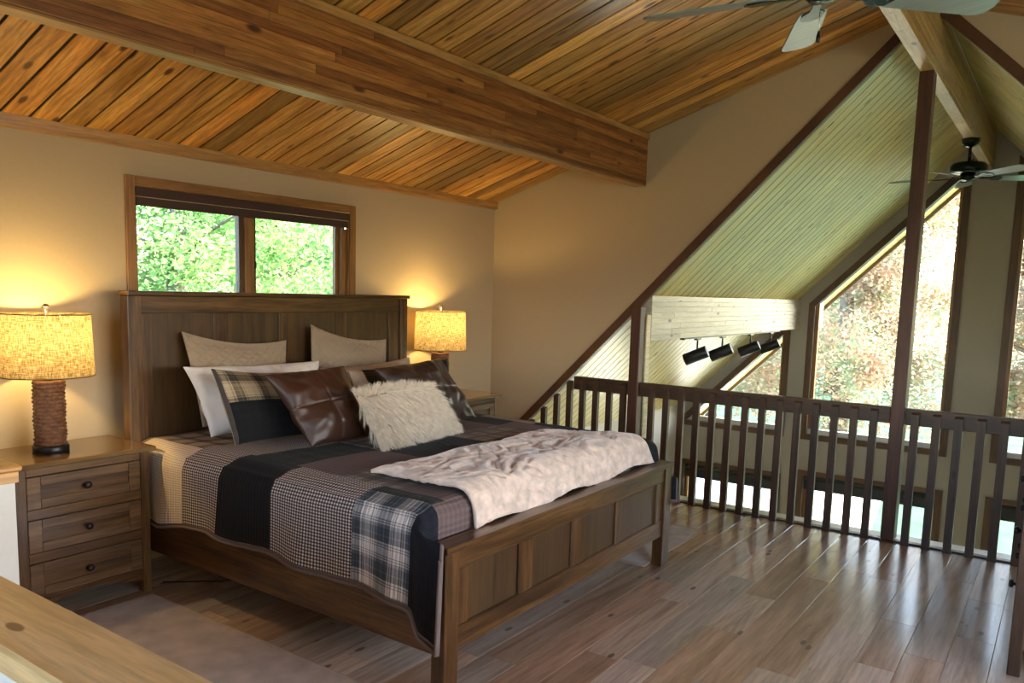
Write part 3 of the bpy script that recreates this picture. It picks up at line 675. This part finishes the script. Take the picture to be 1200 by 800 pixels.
hs = [(2.30, 2.392), (2.765, 2.865), (3.230, 3.330), (3.70, 3.80), (4.205, 4.315)]
for a, b in hs: B('stile', 'bed_z', hb, a+.001, b-.001, HY0+.014, HY0+.048, .45, 1.43, bev=.0015)
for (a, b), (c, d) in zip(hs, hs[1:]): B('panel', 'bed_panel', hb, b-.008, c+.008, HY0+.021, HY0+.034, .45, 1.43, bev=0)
B('rail', 'bed_x', hb, HX0+.075, HX1-.075, HY0+.012, HY0+.050, .35, .45)
B('cap', 'bed_x', hb, HX0-.004, HX1+.012, HY0-.016, HY1+.012, 1.525, 1.55)
for a, b in ((BX0+.008, BX0+.045), (BX1-.045, BX1-.008)): B('side_rail', 'bed_y', bed, a, b, BF+.062, HY0, .178, .40)
M['mattress'] = plain('mattress_cloth', (.6, .57, .53), .9)
bx('mattress', M['mattress'], bed, BX0+.07, BX1-.07, 2.0, HY0-.005, .42, .735, bev=.04)
bx('box_spring', M['mattress'], bed, BX0+.06, BX1-.06, 1.985, HY0-.005, .22, .415, bev=.01)

# patchwork quilt --------------------------------------------------
QT = .765
HANG = .42; TOPW = BX1-BX0+.0; RAD = .055
hem = [(1.60, .225), (1.72, .235), (1.86, .27), (1.96, .34), (2.05, .365), (2.3, .383), (2.55, .375), (2.75, .385), (2.9, .402), (3.1, .385), (3.3, .405), (3.5, .395), (3.75, .345), (4.1, .35)]
SX0, SX1 = 2.232, 4.383
STOT = 2*HANG+(SX1-SX0)
YQ0, YQ1 = 1.62, 4.02
YFOOT = 2.03
def quilt_pt(s, y, off=0.0):
    # distance from nearer hem
    near = s < STOT/2
    d = s if near else STOT-s
    hz_ = interp(hem, y) if near else .37
    if d < HANG:                          # hanging side
        tt = d/HANG
        z = lerp(hz_, QT-.03, tt**0.95)
        wav = (.010*math.sin(y*11+.6)+.007*math.sin(y*23))*(1-tt)**1.2
        x = SX0+.0-.016*(1-tt)+wav+.022*sstep(.75, 1, tt)**2+off*.5
        x += .028*sstep(3.62, 3.82, y)
        if not near: x = SX0+SX1-x
        z += .0
    else:
        e = d-HANG; x = SX0+.022+e if near else SX1-.022-e
        z = QT-.03*(1-sstep(0, .10, e))
        z += .005*math.sin(x*7+y*3)*sstep(0, .2, e)+.004*mnoise.noise(Vector((x*6, y*6, 0)))+off
    # foot end
    wside = 1-(sstep(.35, .475, d) if near else sstep(.15, .36, d))          # 1 on the hanging flap
    yt, zt = y, z
    if y < YFOOT:
        L = YFOOT-y; r = .065
        if L < r*1.57: a = L/r; yt = YFOOT-r*math.sin(a); zt = z-r*(1-math.cos(a))
        else: yt = YFOOT-r; zt = z-r-(L-r*1.57)
        ys = 2.03-(2.03-1.842)*(L/(YFOOT-YQ0)); zs = z
        if near: xs = x-.020*sstep(0, .25, L)
        else: xs = x
        yt = lerp(yt, ys, wside); zt = lerp(zt, zs, wside); x = lerp(x, xs, wside)
    return (x, yt, zt)
MATS = ['check_cream', 'check', 'black_cloth', 'plaid', 'navy_cloth', 'mauve_cloth', 'black_plaid', 'grey_plaid', 'tan_plaid', 'binding']
def patch_at(s, y):
    X = SX0+.022+(s-HANG)
    if y > 3.985 or s < .012 or s > STOT-.012 or y < YQ0+.012: return 9
    if X < 2.42:
        if y > 3.53: return 0 if X < 2.36 else 8
        if y > 3.24: return 1
        if y > 2.85: return 2
        if y > 2.34: return 1
        if y > 2.0: return 3 if X < 2.335 else 6
        return 4 if X < 2.335 else 5
    if X > 4.22:
        return [4, 2, 4, 1, 4, 1, 3][int((y-1.5)/.42) % 7] if s > HANG else 4
    cols = [2.42, 2.95, 3.52, 4.05, 4.22]
    ci = max(i for i in range(4) if X >= cols[i])
    rows = [1.5, 2.27, 2.60, 2.89, 3.20, 3.55, 5]
    ri = max(i for i in range(6) if y >= rows[i])
    return [[5, 7, 5, 6, 1, 8], [2, 5, 2, 7, 5, 6], [7, 2, 7, 5, 2, 7], [4, 4, 5, 2, 7, 2]][ci][ri]
q = MB()
NU, NV = 150, 120
q.grid(lambda u, v: quilt_pt(u*STOT, lerp(YQ1, YQ0, v)), NU, NV, lambda u, v: (u*STOT, lerp(YQ1, YQ0, v)), lambda u, v: patch_at(u*STOT, lerp(YQ1, YQ0, v)))
quilt = q.build('patchwork_quilt', [M[k] for k in MATS], None, fix=False)
md = quilt.modifiers.new('thickness', 'SOLIDIFY'); md.thickness = .012; md.offset = 1
tag(quilt, 'patchwork quilt of plaid, small check, black and mauve patches covering the bed', 'quilt')
M['binding2'] = plain('quilt_binding_edge', (.15, .11, .10), .85)
pts = [Vector(quilt_pt(.002, lerp(3.98, YQ0+.01, i/80)))+Vector((-.004, 0, 0)) for i in range(81)]
MB().tube(pts, .008, 6).build('binding_edge', M['binding2'], quilt)
pts = [Vector(quilt_pt(lerp(.002, .30, i/20), YQ0+.004))+Vector((-.004, 0, 0)) for i in range(21)]
MB().tube(pts, .008, 6).build('binding_edge', M['binding2'], quilt)

# plush throw --------------------------------------------------------
def blanket_pt(u, v, off=0):
    # u left->right, v back->front (path over the foot edge)
    L = v*.66
    yb = lerp(2.475, 2.49, u)+.012*math.sin(u*17)
    flat = yb-(2.035)
    r = .085
    if L < flat: y, z = yb-L, QT+.030
    elif L < flat+r*1.4: a = (L-flat)/r; y, z = 2.035-r*math.sin(a), QT+.030-r*(1-math.cos(a))
    else:
        a = 1.4; e = L-flat-r*1.4; y, z = 2.035-r*math.sin(a)-e*math.cos(a), QT+.03-r*(1-math.cos(a))-e*math.sin(a)
    x = lerp(lerp(2.47, 3.92, u), lerp(2.53, 4.24, u), v)+.012*math.sin(v*9)*(1 if u < .5 else -1)
    q_ = Vector((x*7+2*mnoise.noise(Vector((x*4, y*4, 7))), (y-z)*15+2*mnoise.noise(Vector((x*5, y*6, 3))), 1.3))
    n = (.5-abs(mnoise.noise(q_)))*.034+(.5-abs(mnoise.noise(q_*2.3)))*.016+mnoise.noise(Vector((x*3, y*4, 5)))*.012-.012
    edge = min(u, 1-u, v)*8
    n = n*min(1, .3+edge)
    if v > .75: return (x, y-n*.5, z+n*.3)
    return (x, y, z+n)
b = MB(); b.grid(blanket_pt, 240, 110)
bl = b.build('throw_blanket', M['blanket'], None, fix=False)
md = bl.modifiers.new('thickness', 'SOLIDIFY'); md.thickness = .016; md.offset = 0
tag(bl, 'pale pink plush throw spread over the foot of the bed', 'blanket')

# pillows ------------------------------------------------------------
def pillow(name, c, th, mat, label, group=None, mifn=None, sag=.0, pinch=.05, n=30, uvsc=1.0, wrinkle=.004, flange=0.0, seams=False):
    """c: four 3-D corners bottom-left, bottom-right, top-right, top-left of the cushion's middle plane"""
    bl_, br_, tr_, tl_ = [Vector(p) for p in c]
    ctr = (bl_+br_+tr_+tl_)/4
    nrm = (br_-bl_).cross(tl_-bl_).normalized()
    W, H = (br_-bl_).length, (tl_-bl_).length
    seed = hash(name+label) % 97
    seed = sum(ord(ch) for ch in label) % 97
    m = MB()
    def mk(sign):
        def fn(u, v):
            # edges bow inwards between the corners
            uu = u; vv = v
            pu = 4*v*(1-v); pv = 4*u*(1-u)
            uu = .5+(u-.5)*(1-pinch*pu*1.0); vv = .5+(v-.5)*(1-pinch*pv*1.0)
            P = (1-uu)*(1-vv)*bl_+uu*(1-vv)*br_+uu*vv*tr_+(1-uu)*vv*tl_
            if sag: P = P-(tl_-bl_)*sag*pv*v
            a, bb = u, v
            if flange:
                a = max(0, min(1, (u-flange)/(1-2*flange))); bb = max(0, min(1, (v-flange*W/H)/(1-2*flange*W/H)))
            h = (max(0, 4*a*(1-a))**.55)*(max(0, 4*bb*(1-bb))**.55)
            h *= 1+.10*(.5-v)
            if seams: h -= .085*(math.exp(-((u-.5)/.012)**2)+math.exp(-((v-.5)/.014)**2))*min(1, h*2)
            wr = wrinkle*(mnoise.noise(P*7+Vector((seed, 0, 0)))*2.2+mnoise.noise(P*19+Vector((0, seed, 0))))*min(1, h*4)
            return P+nrm*sign*(th*.5*h+.003)+nrm*wr
        return fn
    uvf = lambda u, v: (u*W*uvsc, v*H*uvsc)
    V1 = m.grid(mk(1), n, n, uvf, mifn); V2 = m.grid(mk(-1), n, n, uvf, mifn)
    bmesh.ops.remove_doubles(m.bm, verts=m.bm.verts, dist=.0001)
    # close rim
    rim1 = [V1[i][0] for i in range(n+1)]+[V1[n][j] for j in range(1, n+1)]+[V1[i][n] for i in range(n-1, -1, -1)]+[V1[0][j] for j in range(n-1, 0, -1)]
    rim2 = [V2[i][0] for i in range(n+1)]+[V2[n][j] for j in range(1, n+1)]+[V2[i][n] for i in range(n-1, -1, -1)]+[V2[0][j] for j in range(n-1, 0, -1)]
    k = len(rim1)
    for i in range(k):
        try:
            f = m.bm.faces.new((rim1[i], rim2[i], rim2[(i+1) % k], rim1[(i+1) % k])); f.smooth = True
        except Exception: pass
    o = m.build(name, mat, None)
    tag(o, label, 'pillow', group)
    return o, nrm, (bl_, br_, tr_, tl_)
def seam(o, c, path, nrm, th, mat, r=.004):
    pass
pillow('quilted_sham', [(2.60, 3.915, .80), (3.17, 3.90, .80), (3.235, 3.985, 1.262), (2.535, 4.0, 1.332)], .13, M['sham'],
       'tan diamond-quilted sham leaning on left half of the headboard', 'tan quilted shams', sag=.065, flange=.05, pinch=.03, n=44, wrinkle=.007)
pillow('quilted_sham', [(3.36, 3.915, .80), (4.05, 3.90, .80), (4.115, 3.985, 1.240), (3.446, 4.0, 1.354)], .13, M['sham'],
       'tan diamond-quilted sham leaning on right half of the headboard', 'tan quilted shams', sag=.065, flange=.05, pinch=.03, n=44, wrinkle=.007)
pillow('white_pillow', [(2.505, 3.700, .785), (3.29, 3.69, .785), (3.374, 3.845, 1.135), (2.446, 3.850, 1.153)], .20, M['white_cotton'],
       'large white pillow behind the left plaid cushion', wrinkle=.014, pinch=.05, n=44)
pillow('cream_pillow', [(3.42, 3.72, .785), (4.17, 3.70, .785), (4.216, 3.850, 1.115), (3.385, 3.850, 1.085)], .18, M['cream_cotton'],
       'cream pillow behind the right leather cushion below the sham', wrinkle=.014, sag=.03, n=44)
pillow('plaid_cushion', [(2.455, 3.422, .785), (2.97, 3.411, .785), (2.95, 3.565, 1.115), (2.426, 3.576, 1.166)], .15, [M['tan_plaid'], M['black_cloth'], M['piping']],
       'tan plaid cushion with black lower half beside the brown leather cushion', mifn=lambda u, v: 2 if u < .03 else (0 if v > .52 else 1), sag=.02, pinch=.03)
pillow('plaid_cushion', [(3.30, 3.39, .785), (4.20, 3.37, .785), (4.258, 3.537, 1.125), (3.325, 3.527, 1.103)], .13, [M['cream_cotton'], M['dark_plaid'], M['black_cloth']],
       'dark plaid cushion with tan border, half hidden behind the dark leather cushion', mifn=lambda u, v: 0 if u < .09 else (1 if u < .6 else 2), sag=.03)
pillow('leather_cushion', [(2.690, 3.115, .785), (3.10, 3.105, .785), (3.105, 3.328, 1.158), (2.562, 3.324, 1.146)], .17, M['leather'],
       'reddish brown leather cushion in the middle of the bed left of the fur pillow', wrinkle=.011, pinch=.05, sag=-.01, n=80, seams=True)
pillow('leather_cushion', [(3.496, 3.100, .785), (4.035, 3.097, .785), (3.926, 3.318, 1.158), (3.321, 3.306, 1.131)], .17, M['leather_dark'],
       'dark glossy leather cushion behind the fur pillow at right', wrinkle=.012, pinch=.05, sag=-.01, n=80, seams=True)
FC = [(2.955, 2.905, .785), (3.570, 2.905, .785), (3.535, 3.06, 1.015), (2.935, 3.06, 1.015)]
M['fur_base'] = plain('fur_backing', (.58, .47, .35), .95, noise=.3, nscale=25)  # darker than the strands: shade between the clumps put into the colour
FC = [(x, y, z+.012) for x, y, z in FC]
fo, fn_, fcs = pillow('fur_pillow', FC, .13, M['fur_base'], 'shaggy cream fur lumbar pillow in front of the leather cushions', wrinkle=.004)
hair = MB(); hr = random.Random(3)
a_, b_, c_, d_ = fcs
def strand(P, d0, length, w):
    down = Vector((0, 0, -1))
    side = d0.cross(Vector((hr.uniform(-1, 1), hr.uniform(-1, 1), hr.uniform(-1, 1)))).normalized()
    pts = [P]; d = d0.copy()
    for k in range(3):
        d = (d+down*.16+Vector((hr.uniform(-.10, .10), hr.uniform(-.10, .10), hr.uniform(-.10, .10)))).normalized()
        pts.append(pts[-1]+d*length/3)
    vs = []
    for k, p in enumerate(pts[:-1]): vs += [p-side*w*(1-k*.22), p+side*w*(1-k*.22)]
    vs.append(pts[-1])
    vb = [hair.bm.verts.new(v) for v in vs]
    for f in ((0, 1, 3, 2), (2, 3, 5, 4), (4, 5, 6)):
        fc = hair.bm.faces.new([vb[i] for i in f]); fc.smooth = True
updir = (d_-a_).normalized(); rt = (b_-a_).normalized()
for ci in range(1500):
    u, v = hr.random(), hr.random(); kind = ci % 10
    if kind == 0: u, v = hr.random(), 1-.03*hr.random()
    elif kind == 1: u, v = hr.random(), .03*hr.random()
    elif kind == 2: u, v = (.03*hr.random() if hr.random() < .5 else 1-.03*hr.random()), hr.random()
    back = kind == 3
    top_ = sstep(.90, 1, v); edge_ = 2*(u-.5)
    flow = (updir*(-.9+1.9*top_)+rt*(.45+.9*edge_*abs(edge_)+.5*mnoise.noise(Vector((u*6, v*5, 8))))+fn_*((-.3 if back else .45)+.25*hr.random())).normalized()
    ln = hr.uniform(.055, .095)*(1-.25*top_)
    for k in range(13):
        uu = min(1, max(0, u+hr.gauss(0, .009))); vv = min(1, max(0, v+hr.gauss(0, .018)))
        P = (1-uu)*(1-vv)*a_+uu*(1-vv)*b_+uu*vv*c_+(1-uu)*vv*d_
        h = ((4*uu*(1-uu))**.55)*((4*vv*(1-vv))**.55)
        P = P+fn_*(.072*h+.002)*(-1 if back else 1)
        tipc = rt*(u-uu)*.5+updir*(v-vv)*.2
        strand(P, (flow+tipc*14+Vector((hr.gauss(0, .08), hr.gauss(0, .08), hr.gauss(0, .08)))).normalized(), ln*hr.uniform(.8, 1.15), hr.uniform(.0010, .0019))
ho = hair.build('fur', M['fur'], fo, fix=False); ho['kind'] = 'stuff'

# ------------------------------------------------------------------ nightstands
def nightstand(x0, x1, label, yf=3.803):
    t = thing('nightstand', ((x0+x1)/2, 4.0, 0), label, 'nightstand', 'three-drawer nightstands beside the bed')
    yb = YB-.03; H = .74
    def BB(n, m, p, *a, bev=.003): return bx(n, M[m], p, *a, bev=bev)
    for a, b in ((x0, x0+.045), (x1-.045, x1)):
        BB('leg', 'bed_z', t, a, b, yf, yf+.045, 0, H); BB('leg', 'bed_z', t, a, b, yb-.045, yb, 0, H)
    BB('side_panel', 'bed_z', t, x0+.008, x0+.026, yf+.045, yb-.045, .08, H, bev=0); BB('side_panel', 'bed_z', t, x1-.026, x1-.008, yf+.045, yb-.045, .08, H, bev=0)
    BB('back_panel', 'bed_z', t, x0+.045, x1-.045, yb-.03, yb-.015, .08, H, bev=0)
    zz = [(.700, H), (.497, .545), (.291, .339)]
    for a, b in zz: BB('front_rail', 'bed_x', t, x0+.045, x1-.045, yf+.004, yf+.03, a, b)
    n = 12; ap = [(x0+.045, .129), (x1-.045, .129)]+[(lerp(x1-.045, x0+.045, i/n), .062+.045*math.sin(math.pi*i/n)) for i in range(n+1)]
    MB().prism(ap, 'y', yf+.004, yf+.026).build('arched_apron', M['bed_x'], t)
    BB('bottom_board', 'bed_x', t, x0+.045, x1-.045, yf+.03, yb-.03, .12, .135, bev=0)
    for a, b in ((.547, .698), (.341, .495), (.131, .289)):
        L, R = x0+.047, x1-.047
        d = BB('drawer', 'bed_x', t, L+.06, R-.06, yf+.008, yf+.02, a+.04, b-.04, bev=0)
        BB('drawer_stile', 'drawer', d, L, L+.06, yf+.002, yf+.022, a, b, bev=.0025); BB('drawer_stile', 'drawer', d, R-.06, R, yf+.002, yf+.022, a, b, bev=.0025)
        BB('drawer_rail', 'drawer', d, L+.06, R-.06, yf+.002, yf+.022, b-.045, b, bev=.0025); BB('drawer_rail', 'drawer', d, L+.06, R-.06, yf+.002, yf+.022, a, a+.045, bev=.0025)
        cx, cz = (L+R)/2, (a+b)/2
        k = MB(); kn = [(.006, 0), (.006, .012), (.016, .018), (.0175, .026), (.012, .032), (0, .033)]
        rings = []
        k.lathe([(r, z) for r, z in kn], (0, 0, 0), 14)
        bmesh.ops.rotate(k.bm, verts=k.bm.verts, cent=(0, 0, 0), matrix=Matrix.Rotation(math.radians(90), 3, 'X'))
        bmesh.ops.translate(k.bm, verts=k.bm.verts, vec=(cx, yf+.008, cz))
        k.build('knob', M['knob'], d)
    BB('top', 'stand_top', t, x0-.03, x1+.030, yf-.022, YB-.012, H, .765, bev=.004)
    return t
nightstand(1.580, 2.212, 'nightstand with three drawers in view left of the bed')
nightstand(4.60, 5.245, 'nightstand right of the bed mostly hidden behind pillows and quilt')

# ------------------------------------------------------------------ lamps
def lamp(cx, cy, label):
    z0 = .765
    t = thing('table_lamp', (cx, cy, z0), label, 'lamp', 'woven table lamps with linen shades')
    MB().lathe([(0, 0), (.077, 0), (.080, .004), (.080, .028), (.075, .033), (0, .033)], (cx, cy, z0), 32).build('base', M['black'], t)
    NR = 17; pitch = .0185; prof = []
    for i in range(NR*6+1):
        prof.append((.064, .033+i*pitch/6))
    def fn(r, z, th):
        i = (z-.033)/pitch; row = math.floor(i); fr = i-row
        bul = math.sin(math.pi*fr)**.6 if 0 < fr < 1 else 0
        return r+.0095*bul*(.72+.28*math.sin(9*th+row*2.4))+.002*math.sin(3*th+row)
    m = MB(); m.lathe(prof, (cx, cy, z0), 90, fn); m.build('woven_body', M['rope'], t)
    ztop = z0+.033+NR*pitch
    MB().lathe([(.022, 0), (.024, .008), (.010, .014), (.010, .05), (.016, .055), (.016, .09), (0, .092)], (cx, cy, ztop), 16).build('socket', M['black'], t)
    zs0, zs1, r0, r1 = z0+.372, z0+.668, .203, .192
    m = MB()
    m.uv = m.bm.loops.layers.uv.new('UVMap')
    m.grid(lambda u, v: (cx+lerp(r0, r1, v)*math.cos(2*math.pi*u), cy+lerp(r0, r1, v)*math.sin(2*math.pi*u), lerp(zs0, zs1, v)), 64, 6, lambda u, v: (u*1.25, v*.3))
    sh = m.build('shade', M['linen'], t)
    for r, z in ((r0, zs0), (r1, zs1)):
        MB().tube([(cx+r*math.cos(2*math.pi*i/48), cy+r*math.sin(2*math.pi*i/48), z) for i in range(49)], .0028, 6, cap=False).build('shade_rim', M['linen'], sh)
    fz = zs1-.012
    sp = MB()
    for i in range(3):
        a = 2*math.pi*i/3+.4; sp.tube([(cx, cy, fz), (cx+r1*math.cos(a), cy+r1*math.sin(a), zs1-.003)], .002, 6)
    for s in (-1, 1):
        sp.tube([(cx+s*.012, cy, ztop+.05), (cx+s*.05, cy, ztop+.12), (cx+s*.05, cy, fz-.06), (cx+s*.008, cy, fz)], .0022, 6)
    sp.build('harp', M['chrome'], t)
    MB().lathe([(.005, -.01), (.007, .0), (.010, .006), (.006, .012), (.010, .016), (.0165, .024), (.018, .032), (.0145, .042), (.006, .048), (0, .049)], (cx, cy, zs1+.002), 16).build('finial', M['chrome'], t)
    bz = ztop+.15
    MB().lathe([(0, -.055), (.013, -.05), (.014, -.03), (.028, .0), (.030, .015), (.022, .035), (0, .043)], (cx, cy, bz), 16).build('bulb', M['bulb'], t)
    l = bpy.data.lights.new('lamp_light', 'POINT'); l.energy = LAMP_WATTS; l.color = (1, .70, .25); l.shadow_soft_size = .03
    lo = bpy.data.objects.new('lamp_light', l); COL.objects.link(lo); lo.parent = t; lo.location = (0, .0, bz-z0+.085)
    return t
mb_, nt_, b_p = newmat('lit_bulb'); b_p.inputs['Base Color'].default_value = (1, .9, .7, 1); b_p.inputs['Emission Color'].default_value = (1, .62, .25, 1); b_p.inputs['Emission Strength'].default_value = 12
M['bulb'] = mb_
lamp(1.838, 4.02, 'lit lamp with woven trunk in full view on the left nightstand')
lamp(4.757, 4.02, 'lit lamp with woven trunk right of headboard, its base hidden by cushions')

# ------------------------------------------------------------------ rugs, cord, dresser
def rug(x0, x1, y0, y1, m, lab):
    t = thing('rug', ((x0+x1)/2, (y0+y1)/2, 0), lab, 'rug')
    MB().box(x0+.008, x1-.008, y0+.008, y1-.008, 0, .013, bev=.004).build('pile', M[m], t)
    e = MB(); e.box(x0, x0+.008, y0, y1, 0, .011).box(x1-.008, x1, y0, y1, 0, .011).box(x0+.008, x1-.008, y0, y0+.008, 0, .011).box(x0+.008, x1-.008, y1-.008, y1, 0, .011)
    e.build('edge_binding', M['rug_edge'], t)
rug(1.30, 2.175, 1.55, 3.74, 'carpet', 'brown rug on the floor between the half wall and the bed')
rug(4.20, 5.10, 1.945, 3.74, 'carpet_grey', 'grey rug on the floor at right side of bed behind the footboard post')
c = MB().tube([(2.30, 3.85, .006), (2.36, 3.78, .006), (2.44, 3.70, .006), (2.50, 3.62, .006), (2.60, 3.60, .006), (2.68, 3.66, .006), (2.72, 3.78, .006), (2.74, 3.95, .006)], .0045, 6).build('power_cord', M['black'])
tag(c, 'thin black cord lying on the floor under the bed', 'cord')
d = thing('dresser', (4.7, -.2, 0), 'dark dresser seen edge-on at the right edge of the photo', 'dresser')
DX0, DX1, DY0, DY1, DZ = 3.965, 5.45, -.42, .095, .96
for a in (DX0, DX1-.05):
    for b in (DY0, DY1-.05):
        bx('leg', M['dresser'], d, a, a+.05, b, b+.05, 0, DZ, bev=.004)
bx('side_panel', M['dresser_panel'], d, DX0+.012, DX0+.03, DY0+.05, DY1-.05, .12, DZ, bev=0); bx('side_panel', M['dresser_panel'], d, DX1-.03, DX1-.012, DY0+.05, DY1-.05, .12, DZ, bev=0)
bx('back_panel', M['dresser'], d, DX0+.05, DX1-.05, DY0+.01, DY0+.025, .12, DZ)
bx('top', M['dresser'], d, DX0-.02, DX1+.02, DY0-.01, DY1+.02, DZ, DZ+.028, bev=.004)
for k, (a, b) in enumerate(((.25, .48), (.49, .73), (.74, .95))):
    for (xa, xb) in ((DX0+.052, (DX0+DX1)/2-.004), ((DX0+DX1)/2+.004, DX1-.052)):
        f = bx('drawer', M['dresser'], d, xa, xb, DY1-.03, DY1-.006, a, b, bev=.004)
        for kx in (xa+.10, xb-.10):
            zc = (a+b)/2
            MB().tube([(kx, DY1-.006, zc), (kx, DY1+.012, zc), (kx, DY1+.014, zc), (kx, DY1+.026, zc), (kx, DY1+.030, zc)], [.007, .007, .017, .018, .012], 12).build('knob', M['black'], f)
bx('front_rail', M['dresser'], d, DX0+.05, DX1-.05, DY1-.03, DY1-.01, .20, .245)

# ------------------------------------------------------------------ outdoors
GO = -2.95
tag(MB().box(-60, 90, -80, 80, GO-.2, GO).build('ground', M['grass']), kind='structure')
tag(MB().prism([(12.2, 2.4), (20.3, 3.3), (20.3, 16), (12.2, 16)], 'z', GO-.01, GO+.012).build('gravel_drive', M['gravel']), 'pale sunlit gravel drive outside the lower gable windows', 'drive')
tr = random.Random(11)
def tree(x, y, h, r, nleaf, ls, mat, label, zc=None, flat=1.0, group='trees outside the windows', name='leafy_tree', nbr=9, branch_r=.05):
    t = thing(name, (x, y, GO), label, 'tree', group)
    zc = h*.62 if zc is None else zc
    tk = MB(); top = Vector((x, y, GO+h*.85))
    tk.tube([(x, y, GO), (x+tr.uniform(-.15, .15), y+tr.uniform(-.15, .15), GO+h*.4), top], [.10+h*.014, .07+h*.009, .02], 8)
    ends = []
    for i in range(nbr):
        z = GO+h*tr.uniform(.25, .7); a = tr.uniform(0, 6.283); L = r*tr.uniform(.6, 1)
        p0 = Vector((x, y, z)); p1 = p0+Vector((math.cos(a)*L*.5, math.sin(a)*L*.5, L*.22)); p2 = p0+Vector((math.cos(a)*L, math.sin(a)*L, L*.35))
        tk.tube([p0, p1, p2], [branch_r, branch_r*.6, .01], 6); ends.append(p2)
    tk.build('trunk', M['bark'], t)
    c = Vector((x, y, GO+zc)); rz = min(zc*.92, h-zc)*flat
    blobs = []
    for i in range(46):
        d = Vector((tr.gauss(0, 1), tr.gauss(0, 1), tr.gauss(0, 1))).normalized()*tr.random()**.4
        blobs.append((c+Vector((d.x*r, d.y*r, d.z*rz)), r*tr.uniform(.16, .34)))
    bmv, bmf = [], []
    for i in range(nleaf):
        bc, br = blobs[tr.randrange(len(blobs))]
        d = Vector((tr.gauss(0, 1), tr.gauss(0, 1), tr.gauss(0, .8)))*.6
        p = bc+d*br
        u = Vector((tr.uniform(-1, 1), tr.uniform(-1, 1), tr.uniform(-.6, .6))).normalized(); v = u.orthogonal().normalized()
        v = (v+u.cross(v)*tr.uniform(-1, 1)).normalized(); s = ls*tr.uniform(.7, 1.3)
        k = len(bmv); bmv += [p-u*s, p+v*s*.55, p+u*s, p-v*s*.55]; bmf.append((k, k+1, k+2, k+3))
    me = bpy.data.meshes.new('foliage'); w = worldloc(t)
    me.from_pydata([tuple(v-w) for v in bmv], [], bmf); me.materials.append(M[mat])
    o = bpy.data.objects.new('foliage', me); COL.objects.link(o); o.parent = t; o['kind'] = 'stuff'
    return t
# seen through the gable windows
tree(21.5, 4.7, 11.5, 3.0, 46000, .062, 'leaf_autumn', 'broad tree with orange autumn leaves behind the large gable window', zc=5.2)
tree(27.5, .6, 12.0, 2.7, 42000, .08, 'leaf_autumn', 'autumn tree seen just right of the tall post', zc=5.6)
tree(41.0, 9.5, 13.0, 4.2, 14000, .11, 'leaf_deep', 'tall green tree standing behind the orange autumn tree', zc=6)
tree(27.5, 10.4, 9.0, 2.7, 34000, .07, 'leaf_deep', 'green tree behind the triangular gable window', zc=4)
tree(33.0, 16.6, 9.5, 3.2, 26000, .08, 'leaf_green', 'yellowish green tree further back in the triangular window', zc=4.4)
tree(44.0, -4.5, 9.0, 4.2, 14000, .13, 'leaf_green', 'distant pale green tree at right edge of the gable view', zc=4.2)
tree(44.0, 25.0, 11.0, 5.0, 14000, .13, 'leaf_deep', 'dark green tree at far left of the gable view', zc=5)
# behind the bedroom window
tree(6.0, 9.4, 9.2, 2.0, 30000, .046, 'leaf_green', 'bright green leafy tree nearest the bedroom window', zc=4.9, group='trees behind the bedroom window')
tree(10.4, 12.9, 10.0, 2.3, 30000, .055, 'leaf_green', 'green tree filling the right pane of the bedroom window', zc=5.2, group='trees behind the bedroom window')
tree(17.0, 22.5, 11.5, 4.0, 16000, .11, 'leaf_green', 'green tree far behind the bedroom window panes', zc=5.6, group='trees behind the bedroom window')
tree(7.4, 18.5, 11.0, 3.7, 16000, .10, 'leaf_green', 'green tree far behind left pane of the bedroom window', zc=5.6, group='trees behind the bedroom window')
